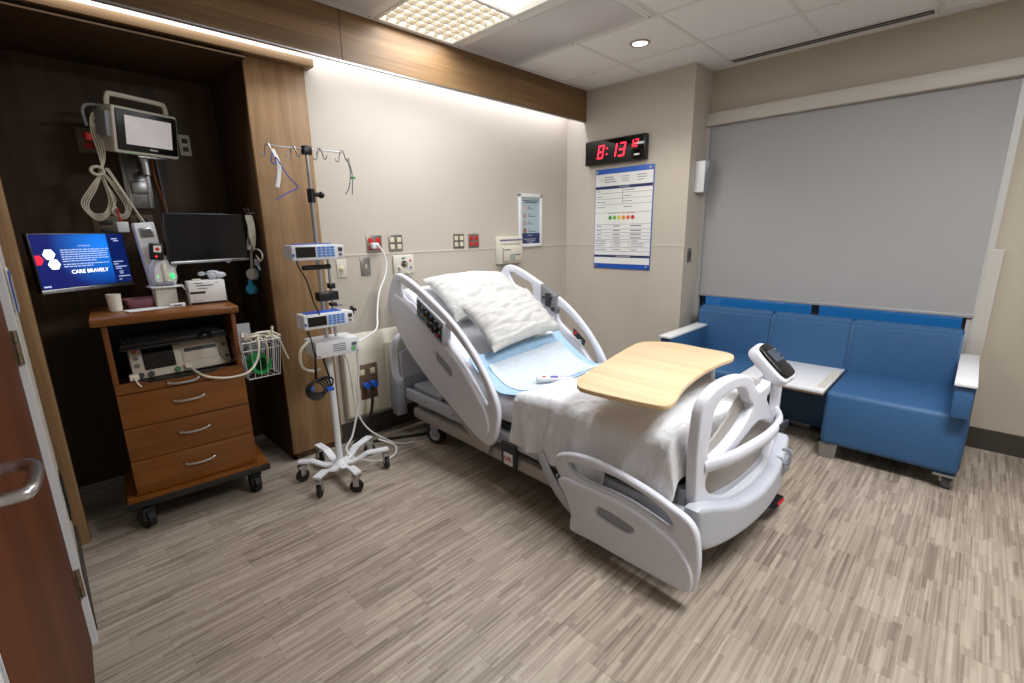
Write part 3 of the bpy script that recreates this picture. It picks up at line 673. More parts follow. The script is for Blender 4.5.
# lowered foot rail (near side), leaning slightly outwards
FR = [(.694, .385), (.671, .42), (.594, .45), (.466, .466), (.322, .456), (.191, .436), (.092, .409), (.019, .385), (-.018, .345), (-.034, .278), (-.04, .195), (-.031, .118), (-.005, .078), (.124, .068), (.279, .066), (.453, .064), (.575, .055), (.595, .08), (.589, .155), (.615, .235), (.645, .29), (.68, .335)]
FH = [(.610, .398), (.492, .42), (.359, .426), (.236, .412), (.144, .385), (.09, .356), (.085, .314), (.151, .326), (.256, .346), (.381, .351), (.504, .347), (.575, .355)]
FB_ = [(.655, .29), (.62, .325), (.50, .33), (.381, .335), (.256, .33), (.151, .308), (.06, .275), (.005, .225), (-.022, .17), (-.02, .105), (.01, .082), (.124, .076), (.279, .074), (.453, .072), (.565, .066), (.58, .09), (.576, .155), (.605, .23)]
FS = [(.425, .262), (.34, .262), (.25, .248), (.238, .232), (.273, .207), (.35, .21), (.428, .222)]
fr = plate('side_rail', GREYP, bed, FR, [FH], .036, .014, U(-.530), 4, label='lowered foot side rail')
plate('rail_panel', GREYP, fr, FB_, [FS], .036, .011, U(-.546), 3)
M().prism(FS, -.003, .002, T=U(-.548)).mk('grip_recess', GREYD, fr, 0)
# support arms of the rails
m = M(); m.tube([(-.475, .86, .33), (-.49, .80, .28), (-.50, .72, .2), (-.505, .62, .14), (-.505, .5, .12)], .03, 10, flat=(.012, .034)); m.mk('rail_arm', GREYM, bed)
m = M(); m.tube([(-.465, 1.85, .52), (-.47, 1.70, .45), (-.475, 1.50, .32), (-.47, 1.35, .22), (-.46, 1.28, .2)], .03, 10, flat=(.012, .04)); m.mk('rail_arm', GREYW, bed)
m = M(); m.tube([(.465, 1.85, .52), (.47, 1.70, .45), (.475, 1.50, .32), (.47, 1.35, .22), (.46, 1.28, .2)], .03, 10, flat=(.012, .04)); m.mk('rail_arm', GREYW, bed)
# footboard: bowed frame with recessed panel, crossbar and controller
def bow(c): return Vector((c.x, c.y, c.z + .055 * (1 - ((c.x - .02) / .45) ** 2)))
FT = basis((0, .075, 0), (1, 0, 0), (0, 0, 1), (0, -1, 0))
cuts = [-.4 + .04 * k for k in range(22)]
FO = [(-.40, .335), (-.425, .44), (-.432, .58), (-.43, .70), (-.415, .79), (-.36, .845), (-.27, .872), (-.16, .868), (-.09, .84), (-.045, .79), (.0, .765), (.06, .765), (.11, .77), (.16, .80), (.23, .825), (.31, .828), (.38, .81), (.42, .77), (.435, .70), (.434, .58), (.42, .44), (.40, .335), (.28, .275), (.16, .25), (.02, .245), (-.12, .25), (-.26, .275)]
HL = [(-.355, .55), (-.357, .68), (-.345, .765), (-.29, .812), (-.20, .824), (-.14, .80), (-.10, .745), (-.06, .70), (-.2, .60)]
HR = [(.36, .55), (.36, .68), (.35, .745), (.305, .775), (.24, .782), (.18, .76), (.14, .73), (.10, .70), (.24, .60)]
LOWH = [(-.355, .42), (-.35, .50), (-.2, .545), (.02, .62), (.22, .545), (.35, .50), (.355, .42), (.27, .36), (.16, .335), (.02, .33), (-.12, .335), (-.26, .36)]
fb = plate('footboard', GREYP, bed, FO, [HL, HR, LOWH], .045, .008, FT, 3, bow, cuts)
plate('footboard_panel', GREYW, fb, [(-.37, .35), (-.37, .555), (-.28, .615), (-.17, .70), (-.10, .77), (.02, .80), (.14, .77), (.21, .70), (.28, .615), (.375, .555), (.375, .35), (.2, .29), (.02, .28), (-.16, .29)], [], .012, .003, FT, 3, lambda c: bow(c) + Vector((0, 0, -.022)), cuts)
M().tube([(-.38, .05, .53), (-.26, -.005, .545), (-.12, -.035, .56), (.02, -.045, .565), (.16, -.035, .565), (.28, -.005, .56), (.395, .05, .555)], .02, 12, flat=(.016, .030)).mk('crossbar', GREYP, fb)
M().box(.13, .23, -.062, -.05, .548, .585, .003).mk('badge', mat('badge_dark', '#33363c', .3, .3, var=0), fb, 30)
# controller pod
PT_ = basis((.205, .03, .845), (1, 0, 0), (0, .74, .67)) @ Matrix.Scale(1.18, 4)
pod = plate('controller', GREYP, bed, [(-.060, -.085), (-.068, .0), (-.055, .070), (.0, .088), (.055, .070), (.066, .0), (.058, -.085), (0, -.09)], [], .045, .010, PT_ @ Matrix.Translation((0, 0, -.010)), 4, label='controller pod on the footboard')
plate('controller_face', BLACK, pod, [(-.052, -.070), (-.057, .0), (-.046, .060), (.0, .074), (.046, .060), (.055, .0), (.050, -.070), (0, -.078)], [], .022, .005, PT_ @ Matrix.Translation((0, 0, .014)), 4)
M().box(-.032, .032, -.012, .042, .025, .0275, .001, T=PT_).mk('screen', mat('dim_screen', '#3c4350', .15, var=0), pod, 0)
m = M(); [m.box(.040, .045, -.03 + k * .022, -.027 + k * .022, .026, .0275, T=PT_) for k in range(4)]; m.mk('key_marks', PAPER, pod, 0)
M().box(.15, .25, .03, .08, .68, .765, .012).mk('pod_neck', GREYP, pod, 30)
# foot bumper
def bowb(c): return Vector((c.x, c.y, c.z + .06 * (1 - ((c.x - .02) / .47) ** 2)))
FTB = basis((0, .035, 0), (1, 0, 0), (0, 0, 1), (0, -1, 0))
bpz = plate('foot_bumper', GREYM, bed, [(-.46, .23), (-.47, .33), (-.455, .40), (-.2, .33), (.02, .31), (.24, .33), (.495, .40), (.505, .33), (.50, .23), (.4, .185), (.02, .175), (-.36, .185)], [], .07, .02, FTB, 3, bowb, cuts)
M().box(-.46, .50, .03, .14, .235, .36, .02).mk('bumper_body', GREYM, bpz, 30)
for q in (-.415, .40): M().cyl((q, .11, .36), (q, .11, .43), .022).mk('post', GREYD, bpz)
m = M(); m.tube([(.30, -.035, .33), (.30, -.065, .34), (.30, -.065, .40), (.30, -.03, .40)], .008, 8); m.box(.28, .42, -.04, -.01, .25, .33, .01); m.mk('bumper_hook', GREYD, bpz)
# mattress following the bed surface
def mattress(a, b_):
    th = b_ * 2 * PI
    return None
m = M(); NV = 60; hw_ = .44; secs = []
def sec(v, sh=1.0):
    d = .002; sl = (SZ(v + d) - SZ(v - d)) / (2 * d); L_ = math.hypot(1, sl); nv, nz = -sl / L_, 1 / L_
    T_ = .17; pts = []
    for k in range(28):
        an = 2 * PI * k / 28; cx, sx_ = math.cos(an), math.sin(an); e = .28
        x = (hw_) * (abs(cx) ** e) * (1 if cx >= 0 else -1) * (.93 + .07 * sh); y = T_ / 2 * sh * (abs(sx_) ** e) * (1 if sx_ >= 0 else -1)
        pts.append(m.b.verts.new((x, v + nv * (y - T_ / 2), SZ(v) + nz * (y - T_ / 2))))
    return pts
vs_ = [.15 + (2.20 - .15) * i / NV for i in range(NV + 1)]
rings = [sec(v, min(1, .55 + .45 * min(1, min(v - .15, 2.20 - v) / .05))) for v in vs_]
for A, B in zip(rings, rings[1:]):
    for k in range(28): m.b.faces.new((A[k], A[(k + 1) % 28], B[(k + 1) % 28], B[k]))
m.b.faces.new(rings[0]); m.b.faces.new(rings[-1][::-1])
m.mk('mattress', LINEN, bed, 60)
# deck and frames
def deck_sec(m, v0, v1, off0, th, w0, n=10):
    def P(i, s_):
        v = v0 + (v1 - v0) * i / n; vv, zz = on_bed(v, -off0 - (th if s_ else 0)); return vv, zz
    for i in range(n):
        q = [P(i, 0), P(i + 1, 0), P(i + 1, 1), P(i, 1)]
        f = [[m.b.verts.new((x, a, z_)) for a, z_ in q] for x in (-w0, w0)]
        m.b.faces.new(f[0][::-1]); m.b.faces.new(f[1])
        for k in range(4): m.b.faces.new((f[0][k], f[0][(k + 1) % 4], f[1][(k + 1) % 4], f[1][k]))
m = M(); deck_sec(m, 1.30, 2.22, .172, .03, .42); m.mk('back_deck', GREYW, bed, 30)
m = M(); deck_sec(m, .14, 1.28, .172, .03, .43); m.mk('seat_deck', CHAR, bed, 30)
fm = M()
for u in (-.455, .42):
    fm.box(u, u + .035, .12, 2.26, .27, .345, .006)
for v in (.2, .8, 1.3, 1.9, 2.20): fm.box(-.43, .43, v, v + .05, .27, .32, .004)
fm.mk('upper_frame', GREYM, bed, 30)
m = M(); m.box(-.40, .40, 1.86, 2.22, .32, .375, .015); m.mk('head_cover', GREYM, bed, 30)
m = M()
for k in range(6): m.cyl((-.458, 2.3 - k * .33, .31), (-.462, 2.3 - k * .33, .31), .009, n=12)
m.mk('bolt', GREYD, bed)
bf = M()
for u in (-.44, .37): bf.box(u, u + .07, .22, 2.18, .135, .215, .02)
for v in (.25, 1.95): bf.box(-.40, .40, v, v + .14, .12, .21, .02)
bf.box(-.33, .33, .5, 1.8, .15, .19, .01)
bf.mk('base_frame', GREYW, bed, 30)
m = M(); m.box(-.25, .25, .45, .62, .2, .28, .01).box(-.25, .25, 1.6, 1.8, .2, .28, .01); m.mk('lift_arm', CHAR, bed, 30)
m = M(); m.box(-.40, .40, 2.05, 2.20, .13, .24, .03); m.mk('base_shroud', GREYW, bed, 30)
def caster(parent, x, y, r, wt, ang, mw, mh, hub=GREYM, top=None):
    T_ = Matrix.Translation((x, y, 0)) @ Matrix.Rotation(ang, 4, 'Z'); top = top or 2 * r + .03
    m = M(); m.box(-wt * .9, wt * .9, -r * .75, r * .55, 2 * r + .002, 2 * r + .014, .003, T=T_).box(-wt * .95, -wt * .62, -r * .5, r * .4, r * .9, 2 * r + .008, .003, T=T_).box(wt * .62, wt * .95, -r * .5, r * .4, r * .9, 2 * r + .008, .003, T=T_).cyl((0, r * .35, 2 * r + .01), (0, r * .35, top), wt * .4, T=T_)
    c_ = m.mk('caster', mh, parent, 30)
    wm = M(); wm.cyl((-wt * .55, 0, r), (wt * .55, 0, r), r, n=28, T=T_); wm.mk('wheel', mw, c_, 30)
    M().cyl((-wt * .66, 0, r), (wt * .66, 0, r), r * .62, n=20, T=T_).mk('hub', hub, c_, 30)
    return c_
for u, v, a in ((-.40, 1.94, .3), (.40, 1.94, -.2), (-.38, .24, .9), (.38, .22, .5)):
    caster(bed, u, v, .068, .035, a, RUBBER, GREYD, top=.16)
m = M(); m.tube([(.18, .05, .14), (.30, -.0, .08), (.42, .02, .07)], .012, 8, flat=(.03, .008)); m.box(.34, .46, -.02, .05, .055, .075, .006); m.mk('brake_pedal', BLACK, bed, 30)
M().box(.36, .44, -.028, -.018, .058, .072, .002).mk('pedal_tab', RED, bed, 30)
# headboard
HB = basis((0, 2.27, 0), (1, 0, 0), (0, 0, 1), (0, -1, 0))
hb = plate('headboard', GREYM, bed, [(-.47, .40), (-.47, .60), (-.44, .63), (.44, .63), (.47, .60), (.47, .40)], [], .03, .01, HB, 1)
for sgn in (-1, 1):
    M().tube([(sgn * .47, 2.265, .405), (sgn * .505, 2.265, .44), (sgn * .515, 2.265, .56), (sgn * .51, 2.265, .66), (sgn * .46, 2.26, .73), (sgn * .34, 2.25, .755)], .024, 12, flat=(.02, .028)).mk('grip', GREYP, hb)
    M().box(sgn * .535, sgn * .45, 2.23, 2.31, .15, .405, .014).mk('corner_post', GREYD, hb, 30)
M().box(-.45, .45, 2.245, 2.285, .25, .42, .01).mk('lower_panel', GREYD, hb, 30)
# CPR release strap
M().box(-.475, -.455, 1.045, 1.165, .16, .30, .006).mk('release_strap', CHAR, bed, 30)
M().box(-.482, -.474, 1.065, 1.135, .175, .245, .003).mk('release_tag', PAPER, bed, 30)
text('CPR', .034, U(-.4825) @ Matrix.Translation((1.10, .212, 0)) @ Matrix.Diagonal((-1, 1, 1, 1)), RED, bed, 'tag_lettering', sx=.95, bold=.0008)
m = M(); m.tube([(-.455, .84, .26), (-.475, .83, .245), (-.475, .75, .245), (-.455, .74, .26)], .008, 8); m.mk('frame_handle', STEEL, bed)
M().tube([(-.40, .40, .30), (-.48, .39, .30), (-.50, .36, .295), (-.50, .30, .29), (-.48, .28, .30), (-.40, .27, .31)], .006, 8).mk('frame_handle', STEEL, bed)
M().tube([(-.30, 2.32, .72), (-.36, 2.30, .66), (-.34, 2.26, .62), (-.30, 2.25, .66)], .006, 8).mk('wire_loop', STEEL, bed)

# ---- bedding, lying on the bed (own things)
def nz(x, y, s, seed=0): return noise.noise(Vector((x * s, y * s, seed * 7.3)))
def bedthing(o, name_, label, cat, group=None):
    o.matrix_world = BM @ o.matrix_world; tag(o, label, cat, group); return o
def drape(name_, m_, v0, v1, hem, lift, hw2, wr=1.0, seed=0, nu=110, nv=70, foot=False, thick=.006, vslant=0, hemfar=None):
    def f(a, b_):
        drop = 0
        if foot:
            drop = max(0, .12 - b_) / .12; b_ = max(0, b_ - .12) / .88
        v = v0 + (v1 - v0) * b_
        side = hem + .03 * nz(v, 0, 6, seed) ; half = hw2
        Lh = half + (SZ(v) - side)           # arc from the centre to the hem
        s_ = (a * 2 - 1) * Lh; sg = -1 if s_ < 0 else 1; r_ = .045
        s0 = abs(s_); z0 = SZ(v) + lift
        if s0 < half - r_: x = s0; z_ = z0
        elif s0 < half - r_ + r_ * PI / 2: th = (s0 - half + r_) / r_; x = half - r_ + r_ * math.sin(th); z_ = z0 - r_ + r_ * math.cos(th)
        else: x = half; z_ = z0 - r_ - (s0 - (half - r_ + r_ * PI / 2))
        k = max(0, (z0 - z_) / .3)
        x = x + k * .018 * (1 + math.sin(v * 34 + seed + nz(v, z_, 4) * 3)) + .006 * nz(v * 2, z_, 10, seed)
        flat = 1 if k < .05 else .3
        z_ += wr * flat * (.010 * abs(nz(s_ * 1.0 + v * .9, v * .5 - s_ * .3, 5, seed)) + .007 * abs(nz(s_ + v * 2, s_ - v, 11, seed + 1)) + .003 * nz(s_, v, 30, seed + 2))
        z_ = z_ - drop * .16 * max(0, min(1, (z_ - side) / .2)) - drop * .004
        vv = v - (.03 * math.sin(drop * PI / 2)) - .004 * drop + vslant * (a - .5) * (0 if foot and b_ < .3 else 1) + .01 * nz(s_, 0, 5, seed + 4) * (1 if b_ > .95 or b_ < .05 else 0)
        return Vector((x * sg, vv, z_))
    return M().grid(nu, nv, f, thick).mk(name_, m_, None, 80)
bedthing(drape('top_sheet', LINEN, .40, 1.02, .32, .012, .462, 2.0, 3, vslant=-.12), '', 'white top sheet folded back across the middle of the bed, hanging over the side', 'sheet')
bedthing(drape('blanket', LINEN2, .145, .52, .40, .022, .468, 1.2, 9, foot=True, vslant=-.04), '', 'textured white blanket over the foot end of the mattress', 'blanket')
# underpad: blue border and white quilted centre
def pad_f(s0, s1, v0, v1, lift, sk=.05):
    def f(a, b_):
        u = s0 + (s1 - s0) * a; v = v0 + (v1 - v0) * b_ + sk * a
        h = lift + .006 * abs(nz(u * 2, v, 7, 4)) + .003 * nz(u, v, 22, 5) + (.015 * math.exp(-((b_ - 1) / .08) ** 2) if v1 > 1.4 else 0)
        vv, zz = on_bed(v, h); return Vector((u, vv, zz))
    return f
pad = M().grid(60, 50, pad_f(-.435, .425, 1.02, 1.50, .012), .003).mk('underpad', mat('pad_blue', '#a4c6e2', .7, var=.08, scale=30), None, 80)
bedthing(pad, '', 'disposable blue-edged underpad lying below the pillows', 'underpad')
pc = M().grid(50, 40, pad_f(-.35, .35, 1.06, 1.42, .0165), .002).mk('pad_centre', mat('pad_white', '#cfdae4', .75, var=.05, scale=30, bump=.4, bscale=60), pad, 80)
# pillows
def pillow(name_, c, half, ang, rot, label, seed, puff=.075):
    cu, cv, cn = c; v0, z0 = on_bed(cv, cn); sl = ang
    ex = Vector((math.cos(rot), math.sin(rot) * math.cos(sl), math.sin(rot) * math.sin(sl))); ey0 = Vector((0, math.cos(sl), math.sin(sl)))
    n_ = Vector((0, -math.sin(sl), math.cos(sl))); ey = n_.cross(ex).normalized()
    m = M(); N_ = 44
    def f(sgn):
        def g(a, b_):
            x, y = a * 2 - 1, b_ * 2 - 1
            pin = 1 - .07 * (1 - abs(x) ** 2) * abs(y) ** 3 ; pin2 = 1 - .08 * (1 - abs(y) ** 2) * abs(x) ** 3
            h = puff * (max(0, 1 - abs(x) ** 2.6) ** .55) * (max(0, 1 - abs(y) ** 2.6) ** .55)
            wr = .022 * abs(nz(x * 1.0 + y * .7, y * 2.0 - x, 2.2, seed)) + .012 * abs(nz(x * .6 + y, y * 3, 4, seed + 1)) + .003 * nz(x, y, 9, seed)
            h = h + (wr if h > 0 else 0) * min(1, h / .02)
            sag = -.02 * x * x
            return Vector((cu, v0, z0)) + ex * (x * half[0] * pin2) + ey * (y * half[1] * pin) + n_ * (sgn * (h if sgn > 0 else h * .7) + sag)
        return g
    m.grid(N_, N_, f(1)); m.grid(N_, N_, f(-1)); bmesh.ops.remove_doubles(m.b, verts=m.b.verts, dist=.0008)
    return bedthing(m.mk(name_, PILLOW, None, 80), '', label, 'pillow')
SL = math.atan(.60)
pillow('pillow', (.03, 1.955, .075), (.36, .235), SL + .02, -.02, 'white pillow at the head of the bed, behind the other pillow', 2)
pillow('pillow', (-.01, 1.635, .165), (.33, .205), SL + .16, .09, 'creased white pillow lying in front, above the blue-edged pad', 11, .065)
# patient remote with cord
rm = thing('bed_remote', 'white bed remote with purple and red buttons beside the overbed table', 'remote control', T=BM @ Matrix.Translation((-.125, 1.075, SZ(1.07) + .034)) @ Matrix.Rotation(-.78, 4, 'Z'))
plate('body', WHITE, rm, [(-.10, -.028), (-.105, 0), (-.10, .028), (.0, .026), (.085, .018), (.10, 0), (.085, -.018), (0, -.026)], [], .026, .009, None, 4)
M().box(-.025, .02, -.018, .018, .012, .0145, .001).mk('button', mat('purple_button', '#6b5aa8', .4, var=0), rm, 30, label='purple button')
M().cyl((-.062, 0, .012), (-.062, 0, .0148), .013).mk('button', mat('red_print', '#cc4540', .4, var=0), rm, label='red button')
m = M(); [m.cyl((.035 + k * .014, .007 * (-1) ** k, .012), (.035 + k * .014, .007 * (-1) ** k, .0145), .005, n=10) for k in range(4)]; m.mk('small_buttons', mat('violet_print', '#8f82c0', .4, var=0), rm)
M().tube([(.095, 0, 0), (.14, .0, .004), (.22, .01, .006), (.30, .03, .008)], .005).mk('cord', CABLE, rm)

# ================================================================ overbed table
tt = thing('overbed_table', 'overbed table with wavy-edged pale maple top hovering above the foot of the bed', 'overbed table', T=BM @ Matrix.Translation((.05, .45, 0)))
# top outline given in bed (u, v) minus the thing's origin
TO = [(-0.56, 0.141), (-0.466, 0.195), (-0.229, 0.254), (0.054, 0.325), (0.287, 0.368), (0.374, 0.324), (0.437, 0.211), (0.429, 0.03), (0.418, -0.118), (0.332, -0.176), (0.186, -0.172), (-0.006, -0.179), (-0.232, -0.214), (-0.38, -0.255), (-0.473, -0.284), (-0.54, -0.281), (-0.57, -0.2), (-0.59, -0.079), (-0.604, 0.059), (-0.594, 0.103)]
tp_ = plate('table_top', W_TRAY, tt, TO, [], .022, .005, Matrix.Translation((0, 0, .775)), 4)
M().box(-.25, .42, -.05, .05, .735, .763, .006).mk('top_support', GREYD, tt, 30)
M().box(.41, .46, -.035, .035, .35, .74, .008).mk('mast_sleeve', GREYP, tt, 30).location = (.0, 0, 0)
M().box(.418, .452, -.025, .025, .06, .40, .006).mk('mast', ALU, tt, 30)
M().box(.43, .475, -.13, -.07, .735, .762, .006).mk('release_lever', BLACK, tt, 30)
m = M(); m.box(.44, .50, -.32, .32, .055, .085, .01).box(-.25, .47, -.03, .03, .055, .08, .008); m.mk('base', GREYP, tt, 30)
for q in (-.30, .30): caster(tt, .47, q, .022, .02, 0, RUBBER, BLACK, top=.06)

# ================================================================ sofa
SF = thing('sofa_bed', 'blue upholstered sofa with white armrest caps and white centre table under the window', 'sofa', (-.15, -2.25, 0))
T = loc(SF)
def cush(m, *a, bev=.03, seg=3): m.box(*a, bev, T=T, seg=seg); return m
cush(M(), -.54, .12, -3.135, -2.478, .10, .452, bev=.035).mk('seat', UPH, SF, 40)
cush(M(), -.54, .12, -1.955, -1.372, .30, .452, bev=.03).mk('seat', UPH, SF, 40)
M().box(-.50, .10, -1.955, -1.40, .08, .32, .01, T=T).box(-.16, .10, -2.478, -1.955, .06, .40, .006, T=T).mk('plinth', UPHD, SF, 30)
bk = M()
def back_sec(m, y0, y1):
    m.prism([(.075, .40), (.115, .805), (.15, .835), (.215, .83), (.235, .79), (.235, .2), (.10, .2)], y0, y1, T=T @ basis((0, 0, 0), (1, 0, 0), (0, 0, 1), (0, 1, 0)) @ Matrix.Identity(4), bev=.012)
for nm, a, b_ in (('backrest', -1.375, -1.9585), ('backrest', -1.9595, -2.4745), ('backrest', -2.4755, -3.045)):
    # basis z = x cross y = -Y, so extrude with mirrored sign
    m = M(); m.prism([(.055, .40), (.10, .775), (.135, .803), (.215, .80), (.238, .77), (.238, .2), (.08, .2)], -a, -b_, T=T @ basis((0, 0, 0), (1, 0, 0), (0, 0, 1)), bev=.014); m.mk(nm, UPH, SF, 40)
for y0, y1 in ((-1.46, -1.365), (-3.13, -3.047)):
    a_ = cush(M(), -.615 if y0 < -2 else -.56, .14, y0, y1, .452 if y0 < -2 else .12, .635, bev=.015, seg=2).mk('armrest', UPH, SF, 40)
    M().box(-.635 if y0 < -2 else -.58, .16, y0 - .003, y1 + .003, .634, .652, .005, T=T).mk('armrest_cap', WHITE, a_, 30, label='white armrest cap')
M().box(-.565, .10, -2.472, -1.96, .432, .452, .004, T=T).mk('table_top', WHITE, SF, 30, label='white table top')
M().box(-.555, .09, -2.468, -1.964, .418, .431, .002, T=T).mk('table_edge', mat('edge_tan', '#a58f72', .5, var=0), SF, 30)
M().box(-.50, -.02, -2.462, -2.418, .4525, .4535, T=T).mk('inlay', OFFW, SF, 0)
for x, y in ((-.50, -2.53), ):
    M().prism([(-.035, 0), (.045, 0), (.055, .10), (-.045, .10)], -.012, .012, T=T @ basis((x, y, 0), (0, 1, 0), (0, 0, 1))).box(x - .012, x + .06, y - .01, y + .04, .085, .10, T=T).mk('leg', ALU, SF, 30)
M().box(-.10, -.085, -2.34, -2.15, 0, .07, .002, T=T).box(-.10, .0, -2.34, -2.15, 0, .006, T=T).mk('leg', ALU, SF, 30)
M().box(-.48, -.44, -1.50, -1.42, 0, .09, .004, T=T).mk('leg', ALU, SF, 30)
cc = M(); cc.box(-.545, -.40, -3.13, -3.03, .088, .102, .003, T=T).mk('caster_plate', ALU, SF, 30)
SFc = caster(SF, -.47 + .15, -3.095 + 2.25, .036, .034, 1.45, mat('caster_grey', '#5c5f66', .5, var=.03), ALU, hub=GREYM, top=.09)
SFc = caster(SF, -.10 + .15, -3.07 + 2.25, .036, .034, 1.3, MATS['caster_grey'], ALU, hub=GREYM, top=.11)

# ================================================================ IV pole with pumps
IX, IY = -2.765, -.44
iv = thing('iv_pole', 'steel IV pole on a white six-armed caster base beside the wood pilaster', 'IV pole', (IX, IY, 0))
c_ = [(-2.944, -.323), (-2.956, -.572), (-2.782, -.681), (-2.517, -.544), (-2.506, -.31), (-2.777, -.183)]
M().lathe([(.035, .075), (.045, .08), (.045, .095), (.030, .11), (.024, .12), (.018, .12)]).mk('hub', WHITE, iv)
for cx_, cy_ in c_:
    d = Vector((cx_ - IX, cy_ - IY, 0)); L_ = d.length; u_ = d.normalized(); a = math.atan2(u_.y, u_.x)
    P = [(.0, .082), (.07, .080), (.10, .088), (.16, .118), (L_ + .02, .120)]
    m = M(); Tq = Matrix.Rotation(a, 4, 'Z')
    for (x0, z0), (x1, z1) in zip(P, P[1:]):
        v8 = [m.b.verts.new(Tq @ Vector(q)) for q in [(x0, -.022, z0), (x0, .022, z0), (x0, .022, z0 + .012), (x0, -.022, z0 + .012), (x1, -.022, z1), (x1, .022, z1), (x1, .022, z1 + .012), (x1, -.022, z1 + .012)]]
        for f_ in ((0, 1, 2, 3), (7, 6, 5, 4), (0, 4, 5, 1), (1, 5, 6, 2), (2, 6, 7, 3), (3, 7, 4, 0)): m.b.faces.new([v8[i] for i in f_])
    lg = m.mk('leg', WHITE, iv, 30)
    T_ = Matrix.Translation((cx_ - IX, cy_ - IY, 0)) @ Matrix.Rotation(a * 1.7 + .5, 4, 'Z')
    fk = M(); fk.box(-.016, .016, -.03, .02, .085, .106, .004, T=T_).box(-.018, -.012, -.022, .012, .04, .095, .003, T=T_).box(.012, .018, -.022, .012, .04, .095, .003, T=T_).cyl((0, 0, .1), (0, 0, .122), .01, T=T_)
    ck_ = fk.mk('caster', STEEL, lg, 30)
    M().cyl((-.010, -.006, .038), (.010, -.006, .038), .038, n=24, T=T_).mk('wheel', RUBBER, lg, 30)
M().cyl((0, 0, .11), (0, 0, .80), .019).mk('lower_tube', WHITE, iv)
M().cyl((0, 0, .80), (0, 0, 1.66), .0125).cyl((0, 0, 1.66), (0, 0, 1.89), .0095).mk('pole', STEEL, iv)
M().cyl((0, 0, 1.615), (0, 0, 1.685), .020).cyl((.0, 0, 1.66), (.045, -.01, 1.655), .012).ball((.05, -.01, 1.655), .018).mk('height_collar', BLACK, iv)
M().box(-.024, .024, -.018, .018, 1.855, 1.90, .006).mk('hook_block', BLACK, iv, 30)
RT = Vector((math.cos(math.radians(-3)), math.sin(math.radians(-3)), 0))
m = M(); m.cyl(RT * -.19 + Vector((0, 0, 1.885)), RT * .19 + Vector((0, 0, 1.885)), .004)
for s_ in (-.19, -.068, .068, .19):
    for q in (-1, 1):
        p = RT * s_ + Vector((0, 0, 1.885))
        m.tube([p, p + Vector((.003 * q, -.006 * q, .008)), p + Vector((.008 * q, -.014 * q, -.015)), p + Vector((.010 * q, -.022 * q, -.042)), p + Vector((.018 * q, -.032 * q, -.045)), p + Vector((.022 * q, -.036 * q, -.028))], .003, 6)
m.mk('hook_bar', STEEL, iv)
# side accessories on the pole
M().cyl((.055, 0, .86), (.055, 0, 1.40), .008).mk('side_rod', STEEL, iv)
M().box(-.10, .055, -.035, -.008, 1.262, 1.288, .006).mk('grip_bar', BLACK, iv, 30)
M().box(-.03, .085, -.03, .03, 1.085, 1.135, .006).box(.04, .075, -.02, .02, 1.15, 1.18, .004).box(.04, .075, -.02, .02, 1.05, 1.07, .004).mk('clamp', BLACK, iv, 30)
M().cyl((.09, 0, 1.045), (.09, 0, 1.055), .02).mk('clamp_disc', STEEL, iv)
def pump(x0, z0, label):
    p_ = thing('infusion_pump', label, 'infusion pump', (IX - .02 + x0, IY - .07, z0), -.04, 'infusion pumps on the pole')
    M().box(-.125, .115, -.065, .05, -.042, .038, .008).box(.108, .15, -.06, .04, -.036, .034, .006).mk('housing', WHITE, p_, 30)
    M().box(-.10, .09, -.045, .03, .034, .043, .003).mk('handle', BLUE, p_, 30, label='blue handle')
    M().box(-.105, -.005, -.067, -.064, -.026, .027, .001).mk('screen', BLKG, p_, 0)
    M().box(.0, .098, -.0665, -.064, -.028, .028, .001).mk('key_field', mat('pump_keys_pale', '#a9c2e6', .4, var=.1, scale=60), p_, 0)
    m = M()
    for i in range(4):
        for j in range(4): m.box(.006 + i * .023, .022 + i * .023, -.0685, -.0662, -.024 + j * .0135, -.015 + j * .0135, .0005)
    m.mk('keys', mat('pump_keys_blue', '#4a78c4', .4, var=.3, scale=50), p_, 0)
    M().box(.118, .14, -.063, -.059, .0, .02).box(.122, .134, -.063, -.059, -.022, -.012).mk('side_marks', CHAR, p_, 0)
    M().cyl((.15, -.02, .02), (.158, -.02, .02), .007).cyl((.15, -.02, -.025), (.158, -.02, -.025), .006).mk('knob', CHAR, p_)
    M().box(-.122, -.112, -.0665, -.064, -.02, -.005).mk('small_mark', BLUE, p_, 0)
    M().box(-.01, .05, .048, .075, -.03, .03, .004).mk('pole_clamp', CHAR, p_, 30)
    return p_
pump(-.04, 1.36, 'upper white and blue infusion pump clamped high on the IV pole')
pump(-.02, .998, 'lower white and blue infusion pump just above the white power box')
pb = thing('power_box', 'white metal power box with printed labels on the IV pole below the pumps', 'power supply', (IX + .02, IY - .03, .83), -.06, None)
M().box(-.125, .120, -.08, .10, -.045, .045, .004).mk('housing', WHITE, pb, 30)
m = M(); [m.box(-.03, .04, -.0815, -.08, .018 - i * .012, .022 - i * .012) for i in range(4)]; m.box(.075, .105, -.0815, -.08, .0, .018); m.mk('printed_lines', INK, pb, 0)
M().cyl((.085, -.08, -.018), (.085, -.0815, -.018), .016).mk('green_sticker', mat('sticker_green', '#6fae7c', .5, var=0), pb)
m = M(); m.cyl((-.11, -.08, -.034), (-.11, -.083, -.034), .005).cyl((.108, -.08, -.034), (.108, -.083, -.034), .005); m.mk('screw', PLATE, pb)
# cross knob on a side rod
M().box(.162, .176, -.012, .012, .990, 1.036, .003).box(.146, .192, -.012, .012, 1.005, 1.021, .003).cyl((.055, 0, 1.012), (.16, 0, 1.012), .006).mk('cross_knob', BLACK, iv, 30)
